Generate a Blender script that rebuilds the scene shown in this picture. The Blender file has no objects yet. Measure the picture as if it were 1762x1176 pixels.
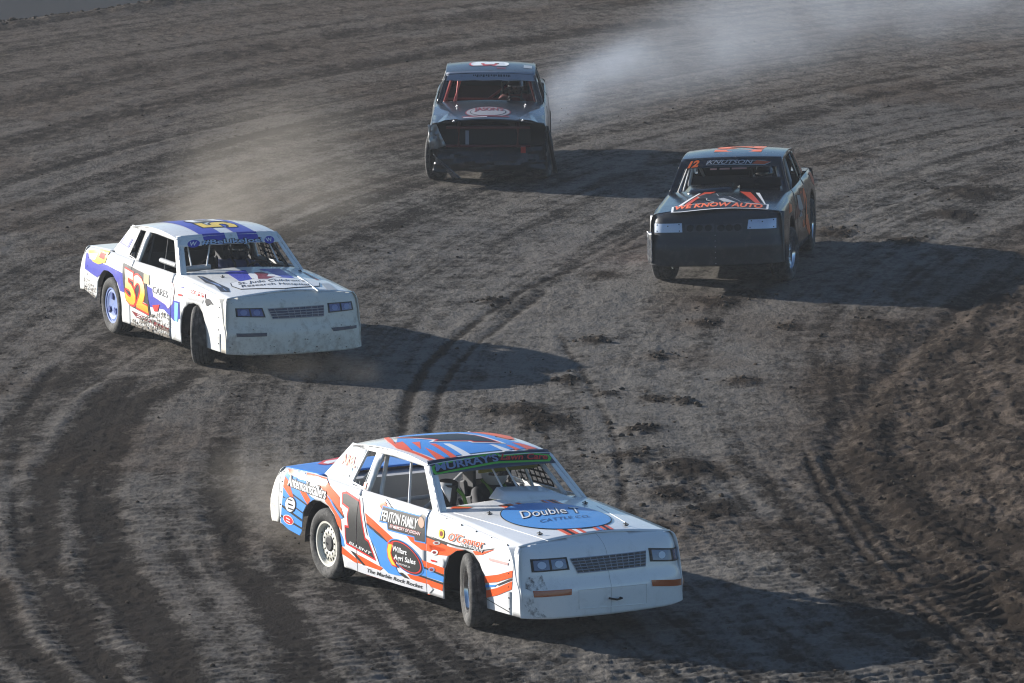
import bpy, bmesh, math, random
import numpy as np
from mathutils import Vector, Matrix
R = math.radians
random.seed(7)
C = bpy.context.scene.collection
scn = bpy.context.scene

# ------------------------------------------------------------------ camera, sky, sun, exposure
cam_d = bpy.data.cameras.new('camera'); cam = bpy.data.objects.new('camera', cam_d); C.objects.link(cam)
cam_d.sensor_width = 36; cam_d.lens = 5.8053 * 36; cam_d.clip_start = 0.5; cam_d.clip_end = 3000
PIT, ROL = R(8.8105), R(-0.9047)
fw = Vector((0, math.cos(PIT), -math.sin(PIT))); up = Vector((0, math.sin(PIT), math.cos(PIT))); ri = Vector((1, 0, 0))
r2 = ri * math.cos(ROL) + up * math.sin(ROL); u2 = up * math.cos(ROL) - ri * math.sin(ROL)
m = Matrix((r2, u2, -fw)).transposed().to_4x4(); m.translation = (0, 0, 10.7645)
cam.matrix_world = m; scn.camera = cam

SUN_AZ, SUN_EL = R(-32.0), R(17.0)          # direction the light travels over the ground, and its height
world = bpy.data.worlds.new('World'); scn.world = world; world.use_nodes = True
wn = world.node_tree.nodes; wl = world.node_tree.links
sky = wn.new('ShaderNodeTexSky'); sky.sky_type = 'NISHITA'; sky.sun_disc = False
sky.sun_elevation = SUN_EL; sky.sun_rotation = math.atan2(-math.cos(SUN_AZ), -math.sin(SUN_AZ))
sky.altitude = 300; sky.dust_density = .4; sky.ozone_density = 4.0
wn['Background'].inputs['Strength'].default_value = 0.064
wl.new(sky.outputs[0], wn['Background'].inputs['Color'])
sd = bpy.data.lights.new('sun', 'SUN'); sd.energy = 5.0; sd.angle = R(0.6); sd.color = (1, .96, .90)
so = bpy.data.objects.new('sun', sd); C.objects.link(so); so.location = (-30, 90, 30)
so.rotation_euler = Vector((math.cos(SUN_AZ) * math.cos(SUN_EL), math.sin(SUN_AZ) * math.cos(SUN_EL), -math.sin(SUN_EL))).to_track_quat('-Z', 'Y').to_euler()
scn.view_settings.view_transform = 'Standard'; scn.view_settings.look = 'None'
scn.view_settings.exposure = 1.0; scn.view_settings.gamma = 1
scn.render.engine = 'CYCLES'
scn.cycles.max_bounces = 6; scn.cycles.volume_bounces = 0; scn.cycles.transparent_max_bounces = 8
scn.cycles.use_denoising = True; scn.cycles.filter_width = 1.15
scn.cycles.volume_step_rate = 1.6; scn.cycles.volume_max_steps = 48

# ------------------------------------------------------------------ materials
MATS = {}
def mat(name, col, rough=.5, metal=0, coat=0, dirt=0, dirtcol=(.13, .11, .09), dz=(.15, .75), bump=0, dscale=9, spec=.5, emit=None):
    """Painted / plain surface; dirt = amount of dried mud specks, thicker low on the body."""
    if name in MATS: return MATS[name]
    mt = bpy.data.materials.new(name); mt.use_nodes = True; MATS[name] = mt
    n = mt.node_tree.nodes; l = mt.node_tree.links; b = n['Principled BSDF']
    b.inputs['Roughness'].default_value = rough; b.inputs['Metallic'].default_value = metal
    b.inputs['Coat Weight'].default_value = coat; b.inputs['Coat Roughness'].default_value = .08
    b.inputs['Specular IOR Level'].default_value = spec
    b.inputs['Base Color'].default_value = (*col, 1)
    tc = n.new('ShaderNodeTexCoord')
    if dirt:
        nz = n.new('ShaderNodeTexNoise'); nz.inputs['Scale'].default_value = dscale; nz.inputs['Detail'].default_value = 9; nz.inputs['Roughness'].default_value = .72
        l.new(tc.outputs['Object'], nz.inputs['Vector'])
        sp = n.new('ShaderNodeTexNoise'); sp.inputs['Scale'].default_value = 55; sp.inputs['Detail'].default_value = 2
        l.new(tc.outputs['Object'], sp.inputs['Vector'])
        sx = n.new('ShaderNodeSeparateXYZ'); l.new(tc.outputs['Object'], sx.inputs[0])
        mr = n.new('ShaderNodeMapRange'); mr.inputs[1].default_value = dz[0]; mr.inputs[2].default_value = dz[1]
        mr.inputs[3].default_value = .20 * dirt; mr.inputs[4].default_value = .02 * dirt; l.new(sx.outputs[2], mr.inputs[0])
        a = n.new('ShaderNodeMath'); a.operation = 'ADD'; l.new(nz.outputs[0], a.inputs[0]); l.new(mr.outputs[0], a.inputs[1])
        ra = n.new('ShaderNodeValToRGB'); ra.color_ramp.elements[0].position = .56; ra.color_ramp.elements[1].position = .74; l.new(a.outputs[0], ra.inputs[0])
        rs = n.new('ShaderNodeValToRGB'); rs.color_ramp.elements[0].position = .70 - .03 * dirt; rs.color_ramp.elements[1].position = .76; l.new(sp.outputs[0], rs.inputs[0])
        mx = n.new('ShaderNodeMath'); mx.operation = 'MAXIMUM'; l.new(ra.outputs[0], mx.inputs[0]); l.new(rs.outputs[0], mx.inputs[1])
        mm = n.new('ShaderNodeMath'); mm.operation = 'MULTIPLY'; mm.inputs[1].default_value = min(.9, .75 * dirt + .1); l.new(mx.outputs[0], mm.inputs[0])
        mix = n.new('ShaderNodeMix'); mix.data_type = 'RGBA'; mix.inputs[6].default_value = (*col, 1); mix.inputs[7].default_value = (*dirtcol, 1)
        l.new(mm.outputs[0], mix.inputs[0]); l.new(mix.outputs[2], b.inputs['Base Color'])
        mr2 = n.new('ShaderNodeMapRange'); mr2.inputs[3].default_value = rough; mr2.inputs[4].default_value = .9; l.new(mm.outputs[0], mr2.inputs[0]); l.new(mr2.outputs[0], b.inputs['Roughness'])
    if bump:
        nb = n.new('ShaderNodeTexNoise'); nb.inputs['Scale'].default_value = 3.2; nb.inputs['Detail'].default_value = 3; l.new(tc.outputs['Object'], nb.inputs['Vector'])
        bp = n.new('ShaderNodeBump'); bp.inputs['Strength'].default_value = bump; bp.inputs['Distance'].default_value = .03
        l.new(nb.outputs[0], bp.inputs['Height']); l.new(bp.outputs[0], b.inputs['Normal'])
    return mt

# ------------------------------------------------------------------ small helpers
def tag(o, label=None, cat=None, group=None, kind=None):
    if label: o['label'] = label
    if cat: o['category'] = cat
    if group: o['group'] = group
    if kind: o['kind'] = kind
    return o
def link(name, me, parent=None):
    o = bpy.data.objects.new(name, me); C.objects.link(o)
    if parent is not None: o.parent = parent
    return o
def empty(name, loc=(0, 0, 0), rz=0):
    o = link(name, None); o.location = loc; o.rotation_euler = (0, 0, rz); o.empty_display_size = .3
    return o
def mesh_from(name, vs, fs, mt, smooth=30):
    me = bpy.data.meshes.new(name); me.from_pydata(vs, [], fs); me.update()
    me.materials.append(mt)
    if smooth:
        me.shade_smooth(); me.set_sharp_from_angle(angle=R(smooth))
    return me
def sm_tab(t, x):
    if x <= t[0][0]: return t[0][1]
    if x >= t[-1][0]: return t[-1][1]
    n = len(t)
    for i in range(n - 1):
        if x <= t[i + 1][0]:
            x0, y0 = t[i]; x1, y1 = t[i + 1]
            m0 = (t[i + 1][1] - t[i - 1][1]) / (t[i + 1][0] - t[i - 1][0]) if i > 0 else (y1 - y0) / (x1 - x0)
            m1 = (t[i + 2][1] - t[i][1]) / (t[i + 2][0] - t[i][0]) if i + 2 < n else (y1 - y0) / (x1 - x0)
            h = x1 - x0; k = (x - x0) / h
            return (2*k**3 - 3*k*k + 1)*y0 + (k**3 - 2*k*k + k)*h*m0 + (-2*k**3 + 3*k*k)*y1 + (k**3 - k*k)*h*m1
_rs = np.random.RandomState(11); LAT = _rs.rand(256, 256)
def vnoise(x, y, seed=0):
    x = np.asarray(x, float) + seed * 17.31; y = np.asarray(y, float) + seed * 9.77
    xi = np.floor(x).astype(int); yi = np.floor(y).astype(int); fx = x - xi; fy = y - yi
    fx = fx*fx*fx*(fx*(fx*6-15)+10); fy = fy*fy*fy*(fy*(fy*6-15)+10)
    a = LAT[xi & 255, yi & 255]; b = LAT[(xi+1) & 255, yi & 255]; c = LAT[xi & 255, (yi+1) & 255]; d = LAT[(xi+1) & 255, (yi+1) & 255]
    return (a + (b-a)*fx) * (1-fy) + (c + (d-c)*fx) * fy
def fbm(x, y, oct=4, seed=0, gain=.5):
    s = 0; a = 1; t = 0
    for o in range(oct):
        s = s + a * (vnoise(x * 2**o, y * 2**o, seed + o * 3) - .5); t += a; a *= gain
    return s / t
def smooth01(x, a, b):
    k = np.clip((x - a) / (b - a), 0, 1); return k * k * (3 - 2 * k)

# 2-D polygon tools: sheets and decals are cut in the flat, then laid over a panel's surface
def hclip(p, a, b, c):
    out = []; n = len(p)
    for i in range(n):
        P, Q = p[i], p[(i + 1) % n]; dp = a*P[0] + b*P[1] - c; dq = a*Q[0] + b*Q[1] - c
        if dp <= 1e-9: out.append(P)
        if (dp < -1e-9 and dq > 1e-9) or (dp > 1e-9 and dq < -1e-9):
            k = dp / (dp - dq); out.append((P[0] + (Q[0]-P[0])*k, P[1] + (Q[1]-P[1])*k))
    return out
def area(p): return .5 * sum(p[i][0]*p[(i+1) % len(p)][1] - p[(i+1) % len(p)][0]*p[i][1] for i in range(len(p)))
def ccw(p): return list(p) if area(p) > 0 else list(p)[::-1]
def subtract(polys, hole):
    hole = ccw(hole); out = []
    for P in polys:
        rest = P
        for i in range(len(hole)):
            if len(rest) < 3: break
            (x0, y0), (x1, y1) = hole[i], hole[(i+1) % len(hole)]
            a, b = y1 - y0, -(x1 - x0); c = a*x0 + b*y0        # inside of a ccw hole: a*x+b*y <= c
            o = hclip(rest, -a, -b, -c)
            if len(o) > 2 and abs(area(o)) > 1e-7: out.append(o)
            rest = hclip(rest, a, b, c)
    return out
def intersect(polys, win):
    win = ccw(win); out = []
    for P in polys:
        for i in range(len(win)):
            (x0, y0), (x1, y1) = win[i], win[(i+1) % len(win)]
            a, b = y1 - y0, -(x1 - x0)
            P = hclip(P, a, b, a*x0 + b*y0)
            if len(P) < 3: break
        if len(P) > 2 and abs(area(P)) > 1e-7: out.append(P)
    return out
def lay(polys, mapf, gx=.1, gy=.1, flip=False):
    vs = []; fs = []; idx = {}
    for P in polys:
        P = ccw(P)
        x0 = min(p[0] for p in P); x1 = max(p[0] for p in P)
        for i in range(math.floor(x0/gx), math.ceil(x1/gx)):
            col = hclip(hclip(P, -1, 0, -i*gx), 1, 0, (i+1)*gx)
            if len(col) < 3: continue
            y0 = min(p[1] for p in col); y1 = max(p[1] for p in col)
            for j in range(math.floor(y0/gy), math.ceil(y1/gy)):
                c = hclip(hclip(col, 0, -1, -j*gy), 0, 1, (j+1)*gy)
                if len(c) < 3 or abs(area(c)) < 1e-8: continue
                f = []
                for p in c:
                    k = (round(p[0], 4), round(p[1], 4))
                    if k not in idx: idx[k] = len(vs); vs.append(mapf(*p))
                    if idx[k] not in f: f.append(idx[k])
                if len(f) > 2: fs.append(f[::-1] if flip else f)
    return vs, fs
def tube_bm(bm, pts, r, seg=8):
    """round tube through points"""
    rings = []; n = len(pts)
    for i, p in enumerate(pts):
        p = Vector(p)
        t = (Vector(pts[min(i+1, n-1)]) - Vector(pts[max(i-1, 0)])).normalized()
        a = t.orthogonal().normalized() if abs(t.z) > .95 else t.cross(Vector((0, 0, 1))).normalized()
        b = t.cross(a)
        rr = r[i] if isinstance(r, (list, tuple)) else r
        rings.append([bm.verts.new(p + a*math.cos(2*math.pi*k/seg)*rr + b*math.sin(2*math.pi*k/seg)*rr) for k in range(seg)])
    for q, w in zip(rings, rings[1:]):
        for k in range(seg): bm.faces.new((q[k], q[(k+1) % seg], w[(k+1) % seg], w[k]))
    bm.faces.new(rings[0][::-1]); bm.faces.new(rings[-1])
def box_bm(bm, c, s, M=None):
    c = Vector(c); v = []
    for dx in (-.5, .5):
        for dy in (-.5, .5):
            for dz in (-.5, .5):
                p = Vector((dx*s[0], dy*s[1], dz*s[2]))
                if M is not None: p = M @ p
                v.append(bm.verts.new(c + p))
    for f in ((0,1,3,2),(4,6,7,5),(0,4,5,1),(2,3,7,6),(0,2,6,4),(1,5,7,3)): bm.faces.new([v[i] for i in f])
def lathe(profile, seg=40, axis='y'):
    """profile: list of (radius, axial); closed ring if first==last"""
    vs = []; fs = []; n = len(profile)
    for k in range(seg):
        a = 2*math.pi*k/seg; ca, sa = math.cos(a), math.sin(a)
        for r, y in profile: vs.append((r*ca, y, r*sa))
    for k in range(seg):
        k2 = (k+1) % seg
        for i in range(n-1): fs.append((k*n+i, k*n+i+1, k2*n+i+1, k2*n+i))
    return vs, fs
def bm_obj(name, bm, mt, parent=None, tilt=None, smooth=35):
    if tilt is not None: bmesh.ops.transform(bm, matrix=tilt, verts=bm.verts)
    bmesh.ops.recalc_face_normals(bm, faces=bm.faces)
    me = bpy.data.meshes.new(name); bm.to_mesh(me); bm.free(); me.materials.append(mt)
    if smooth: me.shade_smooth(); me.set_sharp_from_angle(angle=R(smooth))
    return link(name, me, parent)

# ------------------------------------------------------------------ the dirt track
DARK = [  # bands of loose damp dirt left by tyres: (polyline in metres, half width, depth, darkness)
 ([(-2.93,48.0),(-3.48,50.54),(-4.13,53.68),(-4.52,56.31),(-4.73,59.58),(-4.7,62.93),(-4.34,67.2)], .26, .035, .95),
 ([(-2.38,48.0),(-2.95,50.5),(-3.41,53.32),(-3.84,55.41),(-4.16,59.14),(-4.36,62.31),(-4.2,64.89),(-3.82,67.57)], .27, .04, 1.0),
 ([(-1.66,49.5),(-2.17,53.31),(-2.72,56.16),(-2.98,59.3),(-3.07,62.78)], .24, .03, .7),
 ([(-3.7,49.0),(-3.98,50.51),(-4.54,52.44),(-5.0,55.2)], .2, .03, .8),
 ([(-2.35,54.0),(-2.15,57.0),(-2.2,60.5)], .22, .02, .55),
 ([(-5.4,62.0),(-5.2,66.5),(-4.5,70.5),(-3.7,74)], .30, .02, .6),
 ([(-7.2,79.2),(-5.6,83.0),(-3.6,87.8),(-1.2,92)], .32, .02, .45),
 ([(-8.2,88),(-6.2,93.4),(-3.4,99),(-.2,103.5),(3,107)], .5, .03, .6),
 ([(-8.6,94),(-6.6,99.4),(-3.6,104.6),(0,109.0)], .6, .03, .5),
 ([(2.2,86.5),(4.2,91.3),(7.2,96.5),(10,100)], .4, .025, .5),
]
THIN = [  # single tyre marks
 ([(-1.21,62.6),(-1.19,64.87),(-1.12,66.1),(-.98,67.8),(-.68,69.7),(-.33,71.56),(.15,73.61),(.91,75.86),(1.78,77.68)], .07, .035, .9),
 ([(-.92,62.2),(-.87,64.57),(-.75,66.76),(-.55,68.53),(-.14,70.74),(.44,73.58)], .06, .028, .7),
 ([(3.06,61.49),(3.14,59.09),(3.32,56.25),(3.59,53.65),(4.0,50.78)], .05, .035, .6),
 ([(3.25,61.3),(3.31,58.9),(3.47,56.2),(3.77,53.5),(4.2,50.7)], .05, .03, .5),
 ([(2.6,60.5),(2.72,58.2),(2.95,56.0),(3.2,53.9)], .05, .025, .5),
 ([(1.0,56.9),(1.1,60.0),(1.05,63.5),(.8,67.1),(.55,70)], .05, .02, .5),
 ([(-4.9,66.2),(-4.3,69.5),(-3.6,71.6)], .06, .03, .6),
 ([(3.2,78.5),(4.4,80.3),(6.5,82.9)], .05, .03, .5),
 ([(2.6,72.6),(3.6,74.4),(5.2,76.6),(7.0,78.6)], .05, .03, .35),
]
BERM = [(8.2,80.0),(6.49,74.45),(5.79,72.26),(4.9,68.86),(3.96,64.77),(3.55,61.11),(3.75,57.5),(4.2,54.5),(4.9,50.5),(5.6,46)]
MOUNDS = [(.05,64.4,.42,.08),(.3,63.7,.35,.05),(1.36,63.1,.22,.07),(1.2,61.3,.28,.08),(1.75,60.6,.5,.05),(2.5,72.37,.3,.06),(2.97,73.1,.28,.06),(6.45,82.48,.5,.06),(6.0,80.07,.35,.05),
          (1.6,65.19,.16,.05),(1.9,64.9,.12,.04),(4.4,70.28,.3,.05),(2.3,70.7,.2,.04),(1.05,65.6,.14,.05),(.62,66.6,.13,.05),(1.6,59.2,.4,.06),(2.0,58.2,.35,.05),(5.2,77.5,.25,.04),(1.3,57.3,.4,.05),
          (3.3,70.3,.2,.04),(1.0,69.5,.18,.03),(1.7,68.2,.16,.04),(2.6,66.3,.2,.04),(-.2,72.8,.2,.03),(4.3,78.4,.35,.05),(1.2,74.9,.25,.04)]
def seg_dist(X, Y, poly, smooth=True):
    """distance to a polyline, and signed side"""
    P = np.array(poly, float)
    if smooth:                                # Catmull-Rom resample
        out = []
        n = len(P)
        for i in range(n-1):
            p0 = P[max(i-1, 0)]; p1 = P[i]; p2 = P[i+1]; p3 = P[min(i+2, n-1)]
            for k in np.linspace(0, 1, 6, endpoint=False):
                out.append(.5*((2*p1) + (-p0+p2)*k + (2*p0-5*p1+4*p2-p3)*k*k + (-p0+3*p1-3*p2+p3)*k**3))
        out.append(P[-1]); P = np.array(out)
    best = np.full(X.shape, 1e9); sgn = np.zeros(X.shape)
    for a, b in zip(P, P[1:]):
        d = b - a; L = d @ d
        t = np.clip(((X-a[0])*d[0] + (Y-a[1])*d[1]) / L, 0, 1)
        dx = X - a[0] - t*d[0]; dy = Y - a[1] - t*d[1]; q = dx*dx + dy*dy
        mk = q < best; best = np.where(mk, q, best); sgn = np.where(mk, d[0]*dy - d[1]*dx, sgn)
    return np.sqrt(best), sgn
NX, NY = 640, 1060
Y0, Y1 = 46.0, 117.0
ty = np.linspace(0, 1, NY); ys = 1/(1/Y0 + (1/Y1 - 1/Y0)*ty)          # rows get coarser with distance
HWY = lambda y: y*.0862*1.12 + 1.6
U = np.linspace(-1, 1, NX)
GX = U[None, :] * HWY(ys)[:, None]; GY = np.repeat(ys[:, None], NX, 1)
def ground_fields(X, Y):
    wx = X + .25*fbm(X*.5, Y*.5, 3, 40); wy = Y + .6*fbm(X*.4, Y*.25, 3, 50)
    CX, CY = 28.0, 64.0                                                             # centre of the turn
    rr = np.sqrt((X-CX)**2 + .55*(Y-CY)**2); th = np.arctan2(Y-CY, CX-X); s = th*36
    h = .02*fbm(X*.35, Y*.22, 3, 1) - .012
    band = fbm(rr*1.7 + .6*fbm(X*.3, Y*.15, 2, 61), s*.05, 4, 5, .6)               # long streaks that follow the turn
    band2 = fbm(rr*6.0, s*.12, 3, 9)
    fine = fbm(rr*19 + .5*fbm(X*.8, Y*.4, 2, 63), s*.35, 3, 12, .7)
    loose = np.clip(.30 + 1.15*band + .85*band2 + .75*fine, 0, 1)
    ra = np.random.RandomState(21)
    for k in range(46):                                                             # overlapping skid lines that sweep round the turn
        r0, dr, w, s0, sl = ra.uniform(20, 46), ra.normal()*.035, ra.uniform(.05, .16), ra.uniform(-22, 40), ra.uniform(6, 20)
        d = np.abs(rr + dr*(s-s0) + .0016*ra.normal()*(s-s0)**2 - r0)
        g = np.exp(-(d/w)**2)*np.exp(-((s-s0)/sl)**4)*np.clip(.65 + 1.2*fbm(s*.25 + k*7, rr*.5, 2, 64), 0, 1)
        sg_ = 1 if ra.rand() < .62 else -.8
        loose = loose + .45*sg_*g; h = h - .007*g + .004*np.exp(-((d-2*w)/w)**2)*np.exp(-((s-s0)/sl)**4)
    dark = np.zeros_like(X)
    for poly, w, dep, dk in DARK:
        d, sg = seg_dist(wx, wy, poly)
        w2 = w*(1 + .5*fbm(X*1.3, Y*.6, 3, 21))
        g = np.exp(-(d/w2)**3)*np.clip(.75 + 1.3*fbm(X*2.4, Y*.9, 4, 23, .6) + .6*fbm(rr*9, s*.1, 2, 29), 0, 1)
        h -= .35*dep*g; h += dep*.15*np.exp(-((d - w2*1.35)/(w2*.3))**2)
        dark = np.maximum(dark, g*dk)
        loose = loose*(1 - .75*np.exp(-((d - w2*1.6)/(w2*.5))**2))                 # packed, lighter shoulders
    for poly, w, dep, dk in THIN:
        d, sg = seg_dist(X + .05*fbm(X, Y, 2, 33), Y, poly)
        g = np.exp(-(d/w)**2)
        g = g*np.clip(.8 + 1.2*fbm(X*1.2, Y*.5, 3, 35), 0, 1); h -= .42*dep*g; h += dep*.10*np.exp(-((d - w*2)/(w*.8))**2)
        dark = np.maximum(dark, g*dk)
    d, sg = seg_dist(wx, wy, BERM)
    side = np.where(sg > 0, d, -d)                                                  # >0 to the right (inside) of the line
    inner = smooth01(side, -.5, .35)
    left_edge = smooth01(side, -2.2, .0)
    h += (.22*smooth01(side, 0, 2.2) + .03*np.exp(-((side-.25)/.18)**2))*(1+.8*fbm(X*.8,Y*.6,3,210)) - .03*np.exp(-((side+.12)/.16)**2)
    lump = np.zeros_like(X)
    for mx, my, mr, mh in MOUNDS:
        q = np.hypot(X - mx, (Y - my)*.62)/mr*(1 + .9*fbm(X*2.2, Y*1.6, 3, 71))
        g = np.exp(-q*q*1.4); h += .6*mh*g; lump = np.maximum(lump, g)
    rib_zone = np.clip(1 - inner, 0, 1)*np.clip(1.1 - 1.4*dark, .15, 1)
    ph = s/.24 + 2.5*fbm(X*.9, Y*.35, 3, 81)
    h += rib_zone*(.35 + .65*vnoise(X*.7, Y*.3, 90))*.0085*np.sin(2*np.pi*ph)*(.5 + vnoise(X*5, Y*1.2, 91))
    rough = np.clip(.30 + .30*dark + .55*inner + .6*lump + .30*left_edge + .35*smooth01(Y, 64, 52)*smooth01(X, -2, 1) + .35*np.clip(fbm(X*.45, Y*.3, 3, 105)*2, 0, 1), 0, 1.2)
    n1 = fbm(X*1.9, Y*1.5, 4, 101, .6); n2 = fbm(X*7.0, Y*6.5, 3, 111, .6)
    h += rough*(.026*n1 + .046*n2 + .016*fbm(X*17, Y*13, 2, 115) + .012*(1 - np.abs(2*vnoise(X*9, Y*11, 117) - 1))**3) + .010*fbm(X*5, Y*4, 3, 120)
    cl = np.clip(vnoise(X*7.5, Y*6.5, 130) - .68, 0, 1)*3                            # clods
    h += cl*(.004 + .022*np.clip(rough - .35, 0, 1))
    pit = np.clip(vnoise(X*3.1, Y*2.2, 140) - .72, 0, 1)
    h -= pit*.035
    for cx, cy in ((-.362,54.272),(-3.46,69.75),(-.264,86.227),(2.903,75.678)):     # the tyres have packed the dirt they stand on
        w = np.exp(-(np.hypot(X-cx, Y-cy)/2.3)**6); h = h*(1 - .6*w) - .006*w
    # lugs of a tractor tyre pressed into the berm
    lx, ly = X - 4.42, Y - 53.75
    lz = np.exp(-(lx/.36)**6 - (ly/1.15)**6)
    lug = np.abs(((ly + .9*np.abs(lx)) / .30) % 1 - .5)*2
    h += lz*(.035*smooth01(lug, .3, .65) - .02)*(.6 + .8*vnoise(X*2, Y*1.5, 160)); rough_l = lz
    # the outer lip, then the field beyond lies flat
    d2, sg2 = seg_dist(wx, wy, [(-16,102),(-9.3,108.4),(-7.6,110.4),(-6.4,112.4),(-3,119)])
    out = np.where(sg2 > 0, d2, -d2)
    h += .07*np.exp(-((out+.3)/.5)**2)*(1 + 1.6*fbm(X*3, Y*2, 3, 150))
    lipz = np.exp(-((out+.35)/.45)**2)
    flat = smooth01(out, .1, .6); h = h*(1 - flat) - .10*flat
    loose = np.clip(np.maximum(loose*.62, dark) + .55*lump + .25*inner*(.5 + fbm(X*1.2, Y*1.0, 3, 170)*2), 0, 1)
    loose = np.clip(loose + .9*np.clip(fbm(X*1.1, Y*.9, 4, 180) - .12, 0, 1)*(left_edge + .6*lump), 0, 1)
    core = np.exp(-(((X - .9 - .05*(Y-66))/2.0)**4 + ((Y-66)/10.5)**4)); loose = loose - .14*core*(1 - lump) + .10*smooth01(Y, 60, 51) + .09*left_edge - .06*inner
    loose = np.clip(loose + .60*fbm(X*6, Y*6, 3, 220, .6) + .25*fbm(X*2.2, Y*1.4, 3, 230), 0, 1)
    brown = np.clip(smooth01(side, -1.9, .3) + .8*lump + .35*dark + .5*smooth01(fbm(X*.5, Y*.4, 3, 190), .05, .3) + .6*smooth01(Y, 80, 100) + .25*smooth01(-X, 1, 4), 0, 1)
    return h, loose, brown
GH, GL, GB = ground_fields(GX, GY)
fade = smooth01(1 - np.abs(U), 0, .05)[None, :]*smooth01(ty, 0, .02)[:, None]*smooth01(1 - ty, 0, .02)[:, None]
GH = GH*fade
def ground_z(x, y):
    """height of the built ground at a point"""
    j = (1/y - 1/Y0)/(1/Y1 - 1/Y0)*(NY-1); i = (x/HWY(y) + 1)/2*(NX-1)
    j = min(max(j, 0), NY-1.001); i = min(max(i, 0), NX-1.001); a, b = int(j), int(i); fy, fx = j-a, i-b
    return (GH[a, b]*(1-fx) + GH[a, b+1]*fx)*(1-fy) + (GH[a+1, b]*(1-fx) + GH[a+1, b+1]*fx)*fy
def soil_material():
    mt = bpy.data.materials.new('track_dirt'); mt.use_nodes = True; n = mt.node_tree.nodes; l = mt.node_tree.links; b = n['Principled BSDF']
    b.inputs['Specular IOR Level'].default_value = .02
    al = n.new('ShaderNodeAttribute'); al.attribute_name = 'loose'
    ab = n.new('ShaderNodeAttribute'); ab.attribute_name = 'brown'
    tc = n.new('ShaderNodeTexCoord')
    def noise(sc, det, mapscale=(1, 1, 1), ro=.6):
        mp = n.new('ShaderNodeMapping'); mp.inputs['Scale'].default_value = mapscale; l.new(tc.outputs['Object'], mp.inputs[0])
        z = n.new('ShaderNodeTexNoise'); z.inputs['Scale'].default_value = sc; z.inputs['Detail'].default_value = det; z.inputs['Roughness'].default_value = ro; l.new(mp.outputs[0], z.inputs['Vector']); return z
    n1 = noise(3.5, 8, (1, .6, 1)); n2 = noise(22, 6, (1, .55, 1)); n3 = noise(70, 4)
    s = n.new('ShaderNodeMath'); s.operation = 'MULTIPLY_ADD'; s.inputs[1].default_value = .9; s.inputs[2].default_value = -.45; l.new(n1.outputs[0], s.inputs[0])
    s2 = n.new('ShaderNodeMath'); s2.operation = 'MULTIPLY_ADD'; s2.inputs[1].default_value = 1.1; l.new(n2.outputs[0], s2.inputs[0]); l.new(s.outputs[0], s2.inputs[2])
    ad = n.new('ShaderNodeMath'); ad.operation = 'ADD'; l.new(al.outputs['Fac'], ad.inputs[0]); l.new(s2.outputs[0], ad.inputs[1])
    mr = n.new('ShaderNodeMapRange'); mr.inputs[1].default_value = .54; mr.inputs[2].default_value = 1.05; l.new(ad.outputs[0], mr.inputs[0])
    packed = n.new('ShaderNodeMix'); packed.data_type = 'RGBA'; packed.inputs[6].default_value = (.126, .115, .102, 1); packed.inputs[7].default_value = (.082, .063, .048, 1); l.new(ab.outputs['Fac'], packed.inputs[0])
    damp = n.new('ShaderNodeMix'); damp.data_type = 'RGBA'; damp.inputs[6].default_value = (.0195, .0175, .0158, 1); damp.inputs[7].default_value = (.021, .0155, .0115, 1); l.new(ab.outputs['Fac'], damp.inputs[0])
    mx = n.new('ShaderNodeMix'); mx.data_type = 'RGBA'; l.new(mr.outputs[0], mx.inputs[0]); l.new(packed.outputs[2], mx.inputs[6]); l.new(damp.outputs[2], mx.inputs[7])
    l.new(mx.outputs[2], b.inputs['Base Color'])
    rr = n.new('ShaderNodeMapRange'); rr.inputs[3].default_value = .62; rr.inputs[4].default_value = .95; l.new(mr.outputs[0], rr.inputs[0]); l.new(rr.outputs[0], b.inputs['Roughness'])
    hb = n.new('ShaderNodeMath'); hb.operation = 'MULTIPLY_ADD'; hb.inputs[1].default_value = .12; l.new(n3.outputs[0], hb.inputs[0]); l.new(n2.outputs[0], hb.inputs[2])
    bp = n.new('ShaderNodeBump'); bp.inputs['Strength'].default_value = .8; bp.inputs['Distance'].default_value = .02; l.new(hb.outputs[0], bp.inputs['Height']); l.new(bp.outputs[0], b.inputs['Normal'])
    return mt
SOIL = soil_material()
vs = np.stack([GX, GY, GH], -1).reshape(-1, 3)
ii = np.arange(NY*NX).reshape(NY, NX)
quads = np.stack([ii[:-1, :-1], ii[:-1, 1:], ii[1:, 1:], ii[1:, :-1]], -1).reshape(-1, 4)
# the ground goes on to the horizon: four wide strips joined to the detailed sheet's corners
base = len(vs); c0, c1_, c2_, c3_ = ii[0, 0], ii[0, -1], ii[-1, -1], ii[-1, 0]
far = np.array([(-900, -900, 0), (900, -900, 0), (900, 1500, 0), (-900, 1500, 0)], float)
vs = np.concatenate([vs, far]); fr = [base, base+1, base+2, base+3]
me = bpy.data.meshes.new('track_ground')
extra = np.array([(fr[0], fr[1], c1_, c0), (fr[1], fr[2], c2_, c1_), (fr[2], fr[3], c3_, c2_), (fr[3], fr[0], c0, c3_)])
quads = np.concatenate([quads, extra])
me.vertices.add(len(vs)); me.vertices.foreach_set('co', vs.ravel())
me.loops.add(quads.size); me.loops.foreach_set('vertex_index', quads.ravel().astype(np.int32))
me.polygons.add(len(quads)); me.polygons.foreach_set('loop_start', np.arange(0, quads.size, 4, dtype=np.int32))
me.update(calc_edges=True)
for nm, arr in (('loose', GL), ('brown', GB)):
    at = me.attributes.new(nm, 'FLOAT', 'POINT'); at.data.foreach_set('value', np.concatenate([arr.ravel(), np.full(4, .35)]).astype(np.float32))
me.shade_smooth(); me.materials.append(SOIL)
ground = link('ground', me); tag(ground, 'rutted dark dirt racing surface with tyre marks', 'ground', kind='structure')
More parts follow.
